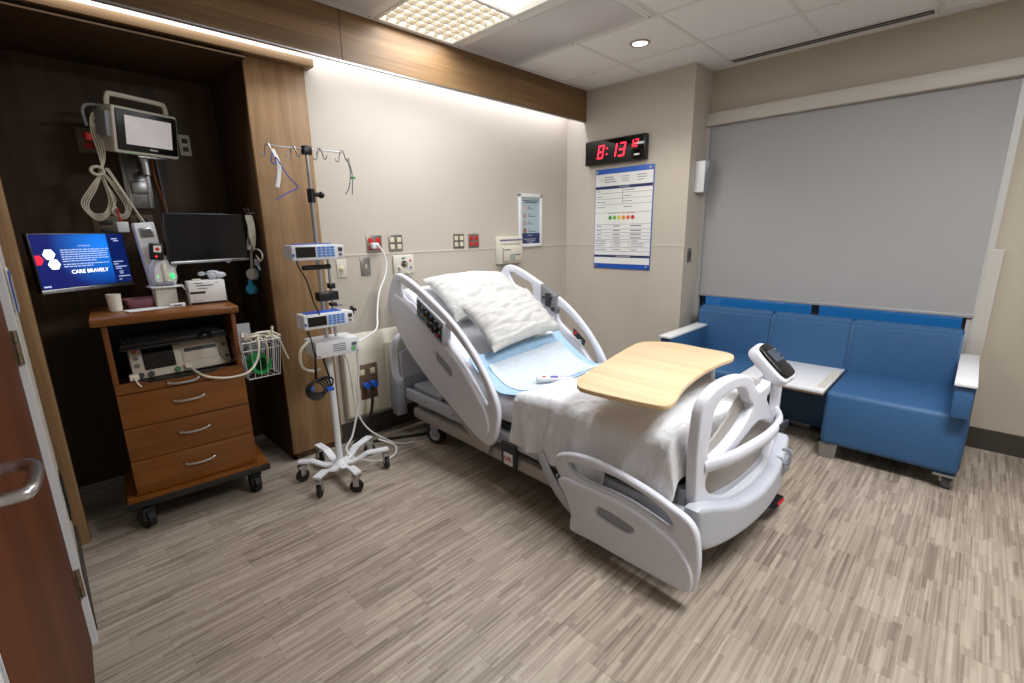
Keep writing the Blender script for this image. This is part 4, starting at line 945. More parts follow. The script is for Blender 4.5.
# cables of the pole
def cable(name_, m_, pts, r, label, cat='cable', n=8):
    P = [Vector(p) for p in pts]; o = M().tube(pts, r, n).mk(name_, m_, None); return tag(o, label, cat)
cable('pump_cord', RUBBER, [(IX - .155, IY - .11, 1.36), (IX - .165, IY - .13, 1.30), (IX - .13, IY - .13, 1.22), (IX - .10, IY - .12, 1.10), (IX - .085, IY - .13, 1.02), (IX - .15, IY - .12, .97), (IX - .14, IY - .13, .90), (IX - .13, IY - .13, .78), (IX - .125, IY - .10, .66)], .0038, 'thin black cord running down the left side of both infusion pumps')
m = M()
for k in range(5):
    ph = k * .5; cx0 = IX - .14 + .010 * k
    m.tube([(cx0 + .05 * math.cos(a_ * PI / 5) * (1 + .1 * k) + (.0), IY - .11 + .02 * math.sin(a_ * PI / 5 + ph), .615 + .045 * math.sin(a_ * PI / 5) + .006 * k) for a_ in range(10)], .005, 6, closed=True)
m.tube([(IX - .13, IY - .1, .66), (IX - .12, IY - .1, .78), (IX - .09, IY - .06, .85)], .005, 6); m.tube([(IX - .05, IY - .1, .66), (IX - .06, IY - .08, .74), (IX - .05, IY - .04, .78)], .005, 6)
o = m.mk('coiled_cord', RUBBER, None); tag(o, 'bundle of coiled black cord hanging from the pole below the power box', 'cable')
M().box(IX - .085, IX - .045, IY - .135, IY - .10, .60, .618, .004).mk('blue_tie', BLUE, o, 30)
M().box(IX - .175, IX - .155, IY - .135, IY - .10, .625, .645, .004).mk('blue_tie', BLUE, o, 30)
cable('white_cord', CABLEW, [(-2.18, -.012, 1.365), (-2.17, -.05, 1.37), (-2.15, -.07, 1.33), (-2.13, -.08, 1.25), (-2.16, -.10, 1.16), (-2.24, -.14, 1.05), (-2.31, -.22, .93), (-2.38, -.32, .85), (-2.50, -.40, .825), (-2.585, -.46, .82)], .006, 'white power cord looping from the red outlet to the power box')
tag(M().box(-2.205, -2.155, -.045, -.009, 1.345, 1.385, .006).mk('power_plug', CABLEW, None, 30), 'white power plug pushed into the left red outlet plate', 'plug')
cable('white_cord', CABLEW, [(-2.60, -.44, .80), (-2.57, -.40, .74), (-2.56, -.38, .62), (-2.58, -.38, .50), (-2.57, -.36, .40), (-2.60, -.36, .30), (-2.64, -.37, .2), (-2.69, -.38, .135), (-2.66, -.42, .075), (-2.52, -.47, .02), (-2.40, -.45, .012), (-2.36, -.40, .05), (-2.44, -.33, .10)], .006, 'white cord hanging from the power box and curling around the caster base')
cable('white_cord', CABLEW, [(-2.68, -.42, .78), (-2.62, -.36, .70), (-2.59, -.33, .58), (-2.58, -.32, .45), (-2.55, -.30, .30), (-2.47, -.28, .16), (-2.36, -.30, .06), (-2.28, -.33, .012), (-2.20, -.38, .01)], .0055, 'second white cord dropping from the power box toward the bed head')
cable('grey_tube', CABLE, [(-2.87, -.46, .88), (-2.93, -.47, .83), (-2.93, -.47, .74), (-2.87, -.46, .70), (-2.83, -.46, .705)], .008, 'short looped cream tube at the left of the power box')
cable('black_cord', RUBBER, [(-2.36, -.14, .40), (-2.37, -.16, .30), (-2.40, -.15, .18), (-2.46, -.12, .06), (-2.50, -.10, .012), (-2.42, -.14, .01), (-2.25, -.22, .01), (-2.10, -.30, .01), (-1.95, -.36, .01)], .010, 'thick black cord from the wall sockets running along the floor under the bed')
# hanging bits on the hooks
cable('blue_tubing', mat('blue_tubing', '#2a3fae', .4, var=0), [(-2.955, -.49, 1.84), (-2.97, -.50, 1.80), (-2.95, -.5, 1.79), (-2.94, -.49, 1.82), (-2.90, -.5, 1.74), (-2.855, -.5, 1.685), (-2.90, -.5, 1.66), (-2.97, -.5, 1.62)], .003, 'thin blue tubing looped over the left hook of the IV pole')
m = M(); m.tube([(-2.945, -.465, 1.86), (-2.93, -.48, 1.80), (-2.935, -.48, 1.74), (-2.95, -.48, 1.68)], .012, 8, flat=(.018, .008)); o = m.mk('tubing_wrapper', PAPER, None); tag(o, 'white plastic wrapper hanging from the left hook of the IV pole', 'wrapper')
m = M(); m.tube([(-2.57, -.49, 1.85), (-2.56, -.50, 1.78), (-2.575, -.5, 1.70), (-2.60, -.5, 1.66)], .003, 6).tube([(-2.56, -.49, 1.85), (-2.55, -.50, 1.76), (-2.56, -.5, 1.66)], .003, 6); o = m.mk('tubing_clip', mat('grey_tubing', '#777c84', .4, var=0), None); tag(o, 'thin grey tubing ends hanging from the right hook of the IV pole', 'tubing')
M().box(-2.555, -2.535, -.505, -.49, 1.745, 1.755).mk('green_clip', GREEN, o, 0)

#PART3
CART0 = set(bpy.data.objects)
# ================================================================ wooden cart in the alcove
CX, CYY = -3.42, .03
ct = thing('medical_cart', 'cherry wood cart with three drawers and open shelf on black casters in the alcove', 'cart', (CX, CYY, 0))
T = loc(ct)
X0, X1, YF, YR = -3.705, -3.14, -.20, .27
EDGE = mat('black_edge_band', '#141210', .5, var=0)
M().box(-3.742, -3.122, -.225, .28, 1.052, 1.088, .006, T=T).mk('top', W_CART, ct, 30)
sp_ = M(); sp_.box(X0, X0 + .022, YF, YR, .185, 1.052, .002, T=T); sp_.mk('side_panel', W_CARTV, ct, 30)
sp_ = M(); sp_.box(X1 - .022, X1, YF, YR, .185, 1.052, .002, T=T); sp_.mk('side_panel', W_CARTV, ct, 30)
M().box(X0 + .022, X1 - .022, YR - .015, YR, .185, 1.052, T=T).mk('back_panel', EDGE, ct, 0)
M().box(X0 + .022, X1 - .022, YF + .02, YR - .015, .735, .752, T=T).mk('shelf', EDGE, ct, 0)
M().box(X0 + .022, X1 - .022, YF + .03, YR - .015, .185, .735, T=T).mk('carcass', EDGE, ct, 0)
m = M(); m.prism([(X0 + .002, .717), (X1 - .002, .717), (X1 - .002, .768), (X1 - .10, .768), (X1 - .14, .752), (X0 + .14, .752), (X0 + .10, .768), (X0 + .002, .768)], -YF - 0, -YF + .018, T=T @ basis((0, 0, 0), (1, 0, 0), (0, 0, 1)), bev=.002)
tray = m.mk('shelf_front', W_CART, ct, 30)
def arc_handle(xc, zc, parent, w_=.072):
    M().tube([(xc - w_, YF - .018, zc), (xc - w_ + .006, YF - .034, zc - .002), (xc - w_ * .4, YF - .044, zc - .007), (xc + w_ * .4, YF - .044, zc - .007), (xc + w_ - .006, YF - .034, zc - .002), (xc + w_, YF - .018, zc)], .0045, 8, T=T, flat=(.0035, .006)).mk('handle', STEEL, parent, label='curved steel handle')
arc_handle(-3.425, .742, tray)
for z0, z1 in ((.545, .713), (.373, .541), (.192, .369)):
    d = M().box(X0 + .002, X1 - .002, YF - .018, YF + .002, z0, z1, .002, T=T).mk('drawer', W_CART, ct, 30)
    arc_handle(-3.415, (z0 + z1) / 2 + .018, d)
bs = M().box(-3.748, -3.09, -.262, .30, .176, .186, .003, T=T).mk('base_board', W_CART, ct, 30)
M().box(-3.752, -3.086, -.266, .304, .142, .176, .008, T=T).mk('base_bumper', EDGE, ct, 30)
for x, y, a in ((-3.685, -.195, .5), (-3.165, -.185, .25), (-3.685, .24, 0), (-3.165, .24, 0)):
    caster(ct, x - CX, y - CYY, .052, .030, a, RUBBER, CHAR, hub=CHAR, top=.145)
# fetal monitor on the shelf
BEIGE = mat('monitor_beige', '#c9bfae', .45, var=.02)
fm_ = thing('fetal_monitor', 'beige fetal monitor with dark screen and paper slot on the cart shelf', 'medical monitor', T=basis((-3.40, -.075, .838), (.995, .05, .045), (-.0, .34, .94)) @ Matrix.Scale(1.1, 4))
M().box(-.205, .205, -.078, .078, -.16, .0, .008).mk('housing', BEIGE, fm_, 30)
M().box(-.155, -.03, -.042, .058, -.001, .003, .001).mk('screen', BLKG, fm_, 0)
M().box(.0, .165, -.035, .060, -.001, .004, .003).mk('paper_door', BEIGE, fm_, 30)
M().box(.012, .15, .012, .030, .003, .0055, .001).mk('paper_slot', BLACK, fm_, 0)
m = M(); [m.cyl((x, y, 0), (x, y, .006), .010, n=16) for x, y in [(-.18, .02), (-.18, -.015), (.025, .068), (.06, .068), (.095, .068), (.13, .068), (.185, .02), (.19, -.04)]]; m.mk('button', mat('button_grey', '#6a6763', .5, var=0), fm_)
M().cyl((-.18, .052, 0), (-.18, .052, .005), .010).mk('button', mat('button_orange', '#c4552a', .5, var=0), fm_, label='orange button')
M().cyl((-.012, .062, 0), (-.012, .062, .016), .014).mk('dial', mat('button_grey', '#6a6763'), fm_)
m = M(); [m.cyl((x, -.062, 0), (x, -.062, .008), .013, n=18) for x in (-.175, -.135)]; m.mk('socket', CHAR, fm_)
M().cyl((-.03, -.062, 0), (-.03, -.062, .010), .012).mk('socket', mat('socket_green', '#1d6b3c', .4, var=0), fm_, label='green socket')
M().box(.0, .03, -.07, -.045, 0, .02, .004).mk('plug', CABLE, fm_, 30)
kb = thing('keyboard', 'black keyboard lying across the top of the beige fetal monitor', 'keyboard', T=basis((-3.42, -.07, .948), (.999, .02, .03), (-.02, .98, .12)))
M().box(-.235, .235, -.075, .075, -.010, .010, .005).mk('body', BLACK, kb, 30)
m = M()
for i in range(18):
    for j in range(5): m.box(-.225 + i * .025, -.204 + i * .025, -.062 + j * .025, -.041 + j * .025, .010, .014, .001)
m.mk('keys', mat('dark_keys', '#1b1c1f', .5, var=0), kb, 0)
M().box(-.24, .24, -.08, .09, -.022, -.011, .003).mk('tray', EDGE, kb, 30)
ms = thing('computer_mouse', 'black computer mouse on the keyboard tray at the cart shelf', 'mouse', (-3.285, -.135, .932), .9)
M().ball((0, 0, .012), .03, (1.5, 1, .6)).mk('shell', BLACK, ms); M().box(.0, .03, -.001, .001, .028, .031).mk('wheel_slot', CHAR, ms, 0)
tag(M().tube([(-3.26, -.15, .935), (-3.25, -.21, .90), (-3.245, -.225, .85), (-3.22, -.222, .81), (-3.17, -.215, .80), (-3.15, -.205, .84), (-3.16, -.19, .90), (-3.19, -.17, .93)], .0022, 6).mk('mouse_cord', BLACK, None), 'thin black mouse cord dangling over the fetal monitor', 'cable')
tag(M().tube([(-3.375, -.135, .775), (-3.36, -.19, .765), (-3.33, -.235, .745), (-3.27, -.25, .725), (-3.20, -.245, .715), (-3.12, -.22, .72), (-3.06, -.17, .76), (-3.03, -.13, .83), (-3.02, -.09, .875)], .006, 8).mk('transducer_cable', CABLE, None), 'cream cable sagging from the fetal monitor to the wire basket', 'cable')
tag(M().box(-3.64, -3.60, -.20, -.16, .77, .80, .006).tube([(-3.62, -.20, .785), (-3.61, -.225, .76), (-3.60, -.228, .745)], .004).mk('cable_plug', CABLE, None), 'small cream connector left of the fetal monitor', 'plug')
# things on the cart top (z = 1.088)
TZ = 1.0885
cp = M().lathe([(.001, 0), (.026, 0), (.028, .003), (.031, .085), (.029, .086), (.026, .006), (.001, .005)], T=Matrix.Translation((-3.635, .03, TZ))).mk('paper_cup', mat('cup_cream', '#d6cfc0', .5, var=0), None, 30); tag(cp, 'cream paper cup standing at the left end of the cart top', 'cup')
bs_ = M(); pr = [(.085, .055), (.10, .065)]
def rrect(a, b_, r, z, n=5):
    out = []
    for cx_, cy_, st in ((a - r, b_ - r, 0), (-a + r, b_ - r, 90), (-a + r, -b_ + r, 180), (a - r, -b_ + r, 270)):
        for k in range(n + 1): an = math.radians(st + 90 * k / n); out.append(Vector((cx_ + r * math.cos(an), cy_ + r * math.sin(an), z)))
    return out
def loft(m, rings, T=None):
    R_ = [[m.b.verts.new(p if T is None else T @ p) for p in r] for r in rings]
    for A, B in zip(R_, R_[1:]):
        for k in range(len(A)): m.b.faces.new((A[k], A[(k + 1) % len(A)], B[(k + 1) % len(A)], B[k]))
    m.b.faces.new(R_[0][::-1]); m.b.faces.new(R_[-1]); return m
o = loft(M(), [rrect(.060, .045, .02, 0), rrect(.072, .055, .022, .045), rrect(.077, .060, .024, .047), rrect(.068, .051, .02, .045), rrect(.056, .041, .018, .006)], Matrix.Translation((-3.525, .12, TZ))).mk('kidney_basin', mat('mauve_plastic', '#8d5a62', .45, var=0), None, 30); tag(o, 'mauve plastic basin beside the paper cup on the cart top', 'basin')
o = tag(M().box(-.11, .11, -.05, .05, 0, .002, T=Matrix.Translation((-3.49, .0, TZ)) @ Matrix.Rotation(.25, 4, 'Z')).mk('paper_sheet', PAPER, None, 0), 'white sheets of paper lying flat in front of the mauve basin', 'paper')
o = thing('foil_packet', 'small white packet with printed line near the front of the cart top', 'packet', (-3.375, -.02, TZ), .1); M().box(-.035, .035, -.012, .012, 0, .018, .002).mk('wrap', PAPER, o, 30); M().box(-.02, .02, -.0125, -.012, .005, .012).mk('printed_line', INK, o, 0)
bx = thing('supply_box', 'white printed supply box at the right end of the cart top', 'box', (-3.225, .03, TZ), .03)
M().box(-.088, .088, -.05, .05, 0, .125, .002).mk('carton', PAPER, bx, 30)
M().box(-.087, .087, -.0505, .0505, -.0, .012, .001).mk('base_strip', BLACK, bx, 30)
m = M(); [m.box(x0, x1, -.0508, -.0505, z0, z1) for x0, x1, z0, z1 in [(-.05, .03, .098, .104), (-.06, -.02, .112, .116), (-.05, .0, .083, .087), (-.07, -.065, .018, .024), (-.055, -.05, .018, .024), (-.04, -.035, .018, .024), (.04, .06, .112, .115)]]; m.mk('printed_lines', INK, bx, 0)
M().box(-.085, -.012, -.051, -.0505, .058, .070, .001).mk('dark_label', BLACK, bx, 0)
M().box(-.10, -.088, -.03, .0, .085, .10, .002).box(-.10, -.088, -.03, .0, .06, .073, .002).mk('side_tab', ALU, bx, 30)
m = M(); rr = random.Random(5)
for k in range(7): m.ball((-3.20 + rr.uniform(-.05, .06), .03 + rr.uniform(-.02, .02), TZ + .145 + rr.uniform(-.005, .02)), .02, (rr.uniform(.8, 1.6), .8, rr.uniform(.5, 1)), n=8)
tag(m.mk('plastic_wrap', BAG, None, 20), 'crumpled clear plastic wrap on top of the white supply box', 'plastic wrap')
tag(M().box(-3.285, -3.245, .0, .03, TZ + .125, TZ + .135, .002).mk('label_strip', CREAM, None, 30), 'short cream strip lying on top of the supply box', 'strip')
# the cart and what is on it stand slightly turned
GR = Matrix.Translation((-3.70, -.2, 0)) @ Matrix.Rotation(math.radians(-5.0), 4, 'Z') @ Matrix.Diagonal((.965, 1, 1, 1)) @ Matrix.Translation((3.70, .2, 0))
bpy.context.view_layer.update()
for o in set(bpy.data.objects) - CART0:
    if o.parent is None: o.matrix_world = GR @ o.matrix_world
# handset dock standing at the back of the cart
dk = thing('wireless_dock', 'tall white wireless dock with grey display and green-lit handset on the cart top', 'medical device', T=basis((-3.40, .06, TZ), (1, .05, 0), (.02, .0, 1)))
M().box(-.05, .045, .0, .10, -.03, .045, .006).mk('foot', OFFW, dk, 30); M().box(-.07, .075, .10, .108, -.04, .075, .003).mk('tray', WHITE, dk, 30)
bd = M().box(-.045, .045, .10, .435, -.035, .02, .008, T=Matrix.Rotation(.10, 4, 'Z')).mk('column', WHITE, dk, 30)
M().box(-.030, .030, .36, .41, .02, .024, .002, T=Matrix.Rotation(.10, 4, 'Z')).mk('display_frame', ALU, bd, 30)
M().box(-.024, .022, .362, .402, .023, .026, .001, T=Matrix.Rotation(.10, 4, 'Z')).mk('display', mat('grey_lcd', '#55585a', .3, var=0), bd, 0)
hs = loft(M(), [[Vector((x * .066, y, .03 + z)) for x, y, z in [(-.75, .11, 0), (.75, .11, 0), (.95, .15, .0), (.85, .21, 0), (.55, .245, 0), (0, .26, 0), (-.55, .245, 0), (-.85, .21, 0), (-.95, .15, 0)]], [Vector((x * .055, y, .06 + z)) for x, y, z in [(-.7, .115, 0), (.7, .115, 0), (.85, .15, .01), (.75, .20, .01), (.45, .235, 0), (0, .245, 0), (-.45, .235, 0), (-.75, .20, .01), (-.85, .15, .01)]]]).mk('handset', WHITE, dk, 60)
M().box(-.012, .012, .13, .225, .058, .075, .008).mk('handset_ridge', OFFW, hs, 30)
for s_ in (-1, 1): M().ball((s_ * .034, .16, .064), .010, (1, 1.6, .5), n=10).mk('green_light', mat('green_glow', '#30e070', .4, var=0, emit=1.2), hs)
M().box(-.045, .035, .118, .132, .055, .07, .003).mk('clip', GREYD, hs, 30)
wl = thing('pager_box', 'small black device with red light and white label clipped to the dock', 'device', T=basis((-3.415, .0, 1.375), (.99, .06, -.1), (.1, .0, 1)))
M().box(-.03, .03, -.042, .042, 0, .022, .006).mk('case', BLACK, wl, 30); M().box(-.014, .018, -.002, .03, .022, .0235).mk('label', PAPER, wl, 0)
M().cyl((.002, .014, .0235), (.002, .014, .0245), .009).mk('red_mark', RED, wl); M().cyl((-.004, -.024, .022), (-.004, -.024, .024), .004).mk('red_light', LEDR, wl)
tag(M().box(-.045, .045, -.04, .04, 0, .002, T=basis((-3.375, .02, 1.31), (.93, .05, -.35), (.35, 0, .93))).mk('label_card', mat('grey_card', '#b9b7b2', .6, var=.1, scale=90), None, 0), 'pale card hanging askew behind the dock handset', 'card')
# monitors
def screen_pose(x, y, z, yaw, tilt):
    cu = Vector((math.cos(yaw), math.sin(yaw), 0)); n_ = Vector((math.sin(yaw), -math.cos(yaw), 0))
    cv = Vector((0, 0, 1)) * math.cos(tilt) - n_ * math.sin(tilt)
    return basis((x, y, z), cu, cv)
m1 = thing('computer_monitor', 'lit monitor with blue CARE BRAVELY screen at the left of the alcove', 'monitor', T=screen_pose(-3.688, .083, 1.338, .556, .047))
M().box(-.212, .212, -.134, .136, -.03, -.001, .003).mk('housing', BLACK, m1, 30)
M().box(-.212, .212, -.136, -.118, -.02, .002, .002).mk('chin', ALU, m1, 30)
bs = bpy.data.materials.new('blue_screen'); bs.use_nodes = True; nt = bs.node_tree; N = nt.nodes; L = nt.links; b = N['Principled BSDF']
tc = N.new('ShaderNodeTexCoord'); gr = N.new('ShaderNodeTexGradient'); gr.gradient_type = 'SPHERICAL'; mp = N.new('ShaderNodeMapping'); mp.inputs['Location'].default_value = (-.4, -.35, 0); mp.inputs['Scale'].default_value = (4.2, 4.5, 1)
cr = N.new('ShaderNodeValToRGB'); cr.color_ramp.elements[0].color = lin('#03125c'); cr.color_ramp.elements[1].color = lin('#1480f0')
L.new(tc.outputs['Object'], mp.inputs[0]); L.new(mp.outputs[0], gr.inputs[0]); L.new(gr.outputs['Fac'], cr.inputs[0]); L.new(cr.outputs[0], b.inputs['Emission Color'])
b.inputs['Emission Strength'].default_value = .9; b.inputs['Base Color'].default_value = (0, 0, .02, 1); b.inputs['Roughness'].default_value = .3
M().box(-.206, .122, -.116, .130, -.001, .0005).mk('screen', bs, m1, 0)
M().box(.122, .206, -.116, .130, -.001, .0005).mk('side_screen', mat('navy_screen', '#061238', .3, var=0, emit=.8, ecol='#081a55'), m1, 0)
LIT = mat('lit_print', '#b8c8f0', .5, var=0, emit=.45); LITW = mat('lit_white', '#ffffff', .5, var=0, emit=.8)
m = M(); hexa = lambda cx_, cy_, r: [(cx_ + r * math.cos(k * PI / 3), cy_ + r * math.sin(k * PI / 3)) for k in range(6)]
m.prism(hexa(-.147, .040, .026), .0006, .0010); m.mk('hexagon', LITW, m1, 0); M().prism(hexa(-.147 + .012, -.006, .026), .0006, .0010).mk('hexagon', LITW, m1, 0)
M().prism([(-.205, .038), (-.185, .038), (-.172, .017), (-.185, -.006), (-.205, -.006)], .0008, .0012).mk('red_hexagon', mat('lit_red', '#d01838', .5, var=0, emit=.6), m1, 0)
text('CARE BRAVELY', .025, Matrix.Translation((.012, -.046, .0008)), LITW, m1, 'screen_lettering', bold=.0004)
text('ATTENTION', .010, Matrix.Translation((.01, .075, .0008)), LIT, m1, 'screen_lettering')
m = M(); rr = random.Random(9)
for k in range(8):
    x = -.098; y = .058 - k * .0105 - (.004 if k > 5 else 0)
    while x < (.108 if k not in (5, 7) else .03): w_ = rr.uniform(.008, .022); m.box(x, x + w_, y - .0022, y + .0022, .0006, .0009); x += w_ + .003
m.mk('screen_text', LIT, m1, 0)
m = M()
for y, x0, x1 in [(.105, .145, .175), (.095, .155, .18), (-.01, .13, .18), (-.022, .13, .155), (-.035, .135, .195), (-.045, .135, .165), (-.06, .15, .17), (-.07, .15, .168), (-.085, .14, .2), (-.1, .14, .155)]: m.box(x0, x1, y - .0022, y + .0022, .0008, .0011)
m.box(-.2, -.17, -.108, -.102, .0008, .0011)
m.mk('side_text', LIT, m1, 0)
M().cyl((0, -.127, .002), (0, -.127, .003), .003).mk('logo_dot', CHAR, m1)
M().box(-.05, .05, -.05, .05, -.05, -.03, .004).tube([(0, 0, -.05), (.02, 0, -.15), (.10, .0, -.30), (.2, .0, -.46)], .018, 10).mk('arm', CHAR, m1, 30)
m2 = thing('computer_monitor', 'black switched-off monitor hanging beside the wood pilaster', 'monitor', T=screen_pose(-3.160, .027, 1.438, .215, .023))
M().box(-.208, .205, -.13, .132, -.03, -.001, .003).mk('housing', BLACK, m2, 30)
M().box(-.203, .2, -.114, .128, -.001, .0006).mk('screen', mat('off_screen', '#04050a', .18, var=0), m2, 0)
M().box(-.208, .205, -.132, -.117, -.02, .002, .002).mk('chin', ALU, m2, 30)
M().box(.10, .155, -.129, -.122, .002, .003).mk('chin_marks', CHAR, m2, 0); M().prism([(.07, -.132), (.10, -.132), (.085, -.144)], -.015, -.003).mk('chin_tab', ALU, m2, 0)
M().box(-.05, .05, -.05, .05, -.05, -.03, .004).tube([(0, 0, -.05), (-.01, 0, -.18), (.0, 0, -.36), (.04, .0, -.53)], .018, 10).mk('arm', CHAR, m2, 30)
ph = thing('patient_monitor', 'white patient monitor with carry handle high on the alcove wall rail', 'patient monitor', T=screen_pose(-3.314, .243, 1.987, .378, -.16))
M().box(-.165, .16, -.115, .112, -.13, -.004, .012).mk('housing', OFFW, ph, 30)
M().box(-.150, .150, -.098, .100, -.01, .004, .006).mk('bezel', BLACK, ph, 30)
M().box(-.112, .118, -.066, .074, .003, .0055).mk('screen', mat('pale_screen_reflection', '#b3aead', .2, var=.15, scale=8, emit=.42), ph, 0)  # pale glow puts the ceiling's reflection into the lit screen's colour
text('PHILIPS', .013, Matrix.Translation((.02, -.082, .0042)), PAPER, ph, 'lettering', bold=.0004)
M().tube([(-.150, .05, -.06), (-.150, .13, -.06), (-.142, .157, -.06), (-.12, .165, -.06), (.10, .165, -.06), (.125, .157, -.06), (.135, .13, -.06), (.135, .05, -.06)], .011, 10, flat=(.012, .010)).mk('handle', OFFW, ph)
M().box(-.185, -.163, -.04, .08, -.12, -.02, .004).mk('side_module', GREYD, ph, 30)
M().box(-.06, .09, -.128, -.117, -.10, .0, .004).cyl((.0, -.125, -.06), (.0, -.19, -.06), .032).mk('swivel', ALU, ph, 30)
m = M(); [m.cyl((x, -.107, -.004), (x, -.107, .0), .003, n=8) for x in (-.09, -.08)]; m.mk('status_light', mat('led_green_dim', '#3aa060', .4, var=0, emit=.6), ph)
rl_ = thing('wall_rail', 'vertical aluminium mounting rail on the alcove back wall below the patient monitor', 'wall rail', (-3.345, .599, 1.80))
M().box(-.07, .06, -.02, .0, -.185, .17, .003).mk('channel', ALU, rl_, 30); M().box(-.055, -.045, -.028, -.018, -.18, .17).box(.035, .045, -.028, -.018, -.18, .17).mk('lip', PLATE, rl_, 0)
M().box(-.04, .035, -.05, -.02, -.10, -.03, .004).box(-.025, .02, -.30, -.05, -.02, .01, .006).cyl((-.0, -.30, -.02), (-.0, -.30, .045), .025).mk('bracket', ALU, rl_, 30)
# plates on the alcove back wall
def bplate(label, x, z, w_, h, m_, plug=None):
    o = thing('wall_plate', label, 'wall plate', T=FACE_HEAD(x, .599, z)); M().box(-w_, w_, -h, h, 0, .006, .001).mk('cover_plate', m_, o, 30)
    for q in (-.4, .4): M().box(-w_ * .5, w_ * .5, q * h - h * .22, q * h + h * .22, .006, .009, .002).mk('receptacle', plug or CHAR, o, 30)
PL2 = mat('tan_plate', '#6e604a', .5, .2, var=.03)
bplate('tan plate with red plug behind the cords left of the patient monitor', -3.53, 1.975, .05, .065, PL2, RED)
bplate('tan plate above the lit blue monitor', -3.53, 1.51, .06, .06, PL2)
bplate('tan plate behind the wireless dock', -3.36, 1.52, .055, .06, PL2)
bplate('narrow ivory plate peeking out right of the patient monitor', -3.075, 2.0, .03, .06, OFFW)
# cords beside the patient monitor
m = M()
def L3(pts): return [Vector(p) for p in pts]
for k in range(4):
    d = k * .009
    m.tube(L3([(-3.475, .26, 2.07 - d), (-3.53, .27, 2.06 - d), (-3.545 + d, .28, 1.98), (-3.535 + d, .28, 1.88), (-3.535, .28, 1.79), (-3.57 - d, .28, 1.70), (-3.615 - d, .28, 1.62), (-3.605, .28, 1.575 - d), (-3.56, .28, 1.575 - d), (-3.53 + d, .28, 1.64), (-3.54, .28, 1.75), (-3.545, .28, 1.79)]), .0032, 6)
    m.tube(L3([(-3.54, .27, 1.79), (-3.50 + d, .27, 1.70), (-3.47 + d, .27, 1.62), (-3.475, .27, 1.575 - d), (-3.50 - d, .27, 1.575), (-3.515, .27, 1.64), (-3.535, .27, 1.76)]), .0032, 6)
m.tube([(-3.555 + .025 * math.cos(a_ * PI / 4), .265, 1.785 + .02 * math.sin(a_ * PI / 4)) for a_ in range(8)], .008, 6, closed=True)
o = m.mk('cord_bundle', CABLE, None); tag(o, 'looped bundle of cream monitor cords tied in a knot left of the patient monitor', 'cable')
M().box(-3.575, -3.545, .27, .30, 1.93, 1.97, .008).mk('red_connector', RED, o, 30, label='red connector')
tag(M().tube([(-3.48, .25, 2.10), (-3.54, .26, 2.10), (-3.565, .26, 2.07), (-3.56, .27, 2.0)], .007, 8).mk('grey_cable', GREYD, None), 'grey curved cable plugged into the side of the patient monitor', 'cable')
tag(M().tube([(-3.52, .26, 1.80), (-3.46, .25, 1.66), (-3.40, .2, 1.50), (-3.38, .15, 1.40), (-3.40, .13, 1.33)], .0045, 6).tube([(-3.51, .26, 1.80), (-3.45, .25, 1.64), (-3.405, .2, 1.47), (-3.40, .15, 1.38)], .0035, 6).mk('sensor_cable', CABLE, None), 'pair of cream cables running down diagonally to the wireless dock', 'cable')
tag(M().tube([(-3.505, .26, 1.60), (-3.505, .25, 1.555), (-3.50, .24, 1.53)], .005, 6).mk('red_lead', RED, None), 'short red lead above the small white connector block', 'cable')
tag(M().box(-3.525, -3.475, .225, .255, 1.475, 1.53, .005).mk('connector_block', WHITE, None, 30), 'small white connector block hanging above the lit monitor', 'connector')
tag(M().tube([(-3.265, .575, 1.92), (-3.262, .575, 1.80), (-3.245, .57, 1.68), (-3.24, .56, 1.60)], .005, 6).mk('orange_cord', mat('orange_cord', '#a8582a', .5, var=0), None), 'thin orange-brown cord down the right edge of the wall rail', 'cable')
tag(M().tube([(-3.24, .58, 1.92), (-3.235, .58, 1.75), (-3.23, .57, 1.55), (-3.235, .56, 1.45)], .004, 6).mk('grey_cable', GREYD, None), 'thin grey cord hanging straight right of the wall rail', 'cable')
tag(M().tube([(-3.335, -.01, 1.20), (-3.315, -.01, 1.17), (-3.29, -.01, 1.155), (-3.26, -.015, 1.16)], .005, 6).mk('dock_cord', CABLEW, None), 'short white cord between the dock and the supply box', 'cable')
tag(M().tube([(-3.56, .45, 1.42), (-3.53, .45, 1.38), (-3.49, .45, 1.40), (-3.50, .45, 1.45), (-3.54, .45, 1.46), (-3.56, .45, 1.41), (-3.50, .45, 1.34), (-3.42, .44, 1.33)], .005, 6).mk('dark_cord_coil', CHAR, None), 'dark coiled cords behind the lit monitor', 'cable')
# hooks and probes on the pilaster's inner side
hk = thing('hook', 'small steel double hook on the inner face of the wood pilaster', 'hook', (PX0, .15, 1.58))
for q in (-.03, .03): M().tube([(0, q, .0), (-.02, q, -.0), (-.03, q, .02), (-.032, q, .03)], .003, 6).mk('prong', STEEL, hk)
m = M()
for k in range(5):
    d = k * .006
    m.tube([(-2.905 - d, .10 + d, 1.56), (-2.91 - d, .06 + d, 1.50), (-2.915 - d, .06, 1.42), (-2.92, .10, 1.36), (-2.915 - d, .16, 1.38), (-2.91, .18 - d, 1.46), (-2.905, .15, 1.55)], .004, 6, closed=True)
m.tube([(-2.915, .09, 1.37), (-2.90, .05, 1.36), (-2.905, .0, 1.33), (-2.91, .03, 1.30), (-2.91, .09, 1.33)], .0045, 6)
for q in (0, .02): m.tube([(-2.92, .13 + q, 1.37), (-2.92, .15 + q, 1.30), (-2.92, .17 + q, 1.24)], .004, 6)
tag(m.mk('probe_cords', CABLE, None), 'coiled cream probe cords hanging from the double hook on the pilaster', 'cable')
T_ = basis((-2.925, .17, 1.215), (.5, -.86, 0), (0, 0, 1))
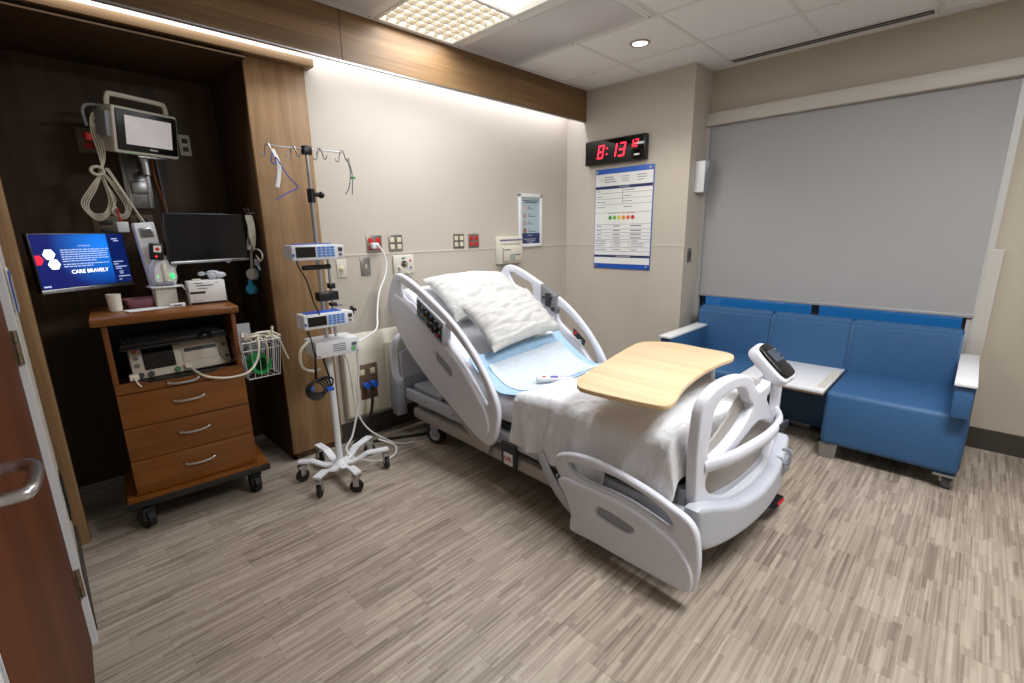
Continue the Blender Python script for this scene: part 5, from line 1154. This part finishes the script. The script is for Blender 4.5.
pb1 = thing('transducer', 'white round transducer disc hanging under the coiled probe cords', 'transducer', T=T_); M().cyl((0, 0, -.012), (0, 0, .012), .036, .032, n=28).mk('disc', OFFW, pb1); M().cyl((0, 0, -.02), (0, 0, -.010), .037, n=28).mk('backing', mat('sky_blue_plastic', '#3f9fc4', .4, var=0), pb1)
T_ = basis((-2.93, .20, 1.12), (.6, -.8, 0), (0, 0, 1))
pb2 = thing('transducer', 'blue round transducer disc hanging lowest beside the pilaster', 'transducer', T=T_); M().cyl((0, 0, -.012), (0, 0, .012), .034, .030, n=28).mk('disc', MATS['sky_blue_plastic'], pb2); M().box(-.012, .012, .03, .06, -.01, .01, .003).mk('stem', MATS['sky_blue_plastic'], pb2, 30)
tag(M().box(-2.93, -2.90, .07, .10, 1.27, 1.31, .006).tube([(-2.915, .085, 1.28), (-2.915, .06, 1.26), (-2.915, .045, 1.245)], .007, 6).mk('grey_connector', GREYD, None, 30), 'grey cable connector dangling beside the probe cords', 'connector')
# wire basket
wb = thing('wire_basket', 'white wire basket hooked on the right side of the cart', 'basket', (-3.02, -.055, .755))
m = M(); a0, b0, a1, b1 = .10, .085, .075, .065
def rr4(a, b_, z): return [(-a, -b_, z), (a, -b_, z), (a, b_, z), (-a, b_, z)]
for a, b_, z in ((.105, .09, .10), (.098, .083, .05), (.085, .07, -.12)): m.tube(rr4(a, b_, z), .003, 6, smooth=False, closed=True)
for k in range(6):
    x = -.105 + .21 * k / 5
    for s_ in (-1, 1): m.tube([(x, s_ * .09, .10), (x * .81, s_ * .07, -.12)], .0022, 6, smooth=False)
    m.tube([(x * .81, -.07, -.12), (x * .81, .07, -.12)], .0022, 6, smooth=False)
for k in range(1, 5):
    y = -.09 + .18 * k / 5
    for s_ in (-1, 1): m.tube([(s_ * .105, y, .10), (s_ * .085, y * .78, -.12)], .0022, 6, smooth=False)
m.tube([(-.105, -.06, .10), (-.118, -.06, .12), (-.125, -.06, .08)], .003, 6).tube([(-.105, .06, .10), (-.118, .06, .12), (-.125, .06, .08)], .003, 6)
m.mk('wire_frame', WHITE, wb)
rg = thing('green_roll', 'green roll of tape lying inside the wire basket', 'tape roll', (-3.035, -.085, .71)); 
M().lathe([(.040, -.04), (.058, -.04), (.058, .04), (.040, .04), (.040, -.04)], 28, T=Matrix.Rotation(PI / 2, 4, 'X') @ Matrix.Rotation(.2, 4, 'Y')).mk('roll', GREEN, rg)
m = M(); rr = random.Random(21)
for k in range(9):
    P = [(-3.10 + rr.uniform(0, .04), -.06 + rr.uniform(-.06, .06), .85 + rr.uniform(0, .03))]
    for j in range(3): P.append((P[-1][0] + rr.uniform(.02, .07), -.06 + rr.uniform(-.08, .07), .845 + rr.uniform(0, .045)))
    m.tube(P, .006, 6)
m.tube([(-2.99, -.13, .87), (-2.96, -.14, .88), (-2.95, -.14, .93)], .008, 6)
m.tube([(-2.95, -.13, .87), (-2.92, -.14, .84), (-2.90, -.145, .77), (-2.885, -.15, .72)], .006, 6).tube([(-3.0, -.14, .87), (-2.995, -.155, .80), (-3.005, -.15, .72)], .006, 6)
tag(m.mk('tubing_pile', CABLE, None), 'tangle of cream monitor tubing heaped on the wire basket', 'tubing')
m = M()
for k in range(8): m.ball((-3.05 + rr.uniform(-.06, .05), -.02 + rr.uniform(-.03, .04), .80 + rr.uniform(-.08, .05)), .032, (rr.uniform(.7, 1.2), .6, rr.uniform(.7, 1.3)), n=8)
m.box(-3.10, -3.02, .03, .034, .84, .94)
tag(m.mk('plastic_packaging', BAG, None, 20), 'clear plastic packaging stuffed in the wire basket behind the green roll', 'packaging')
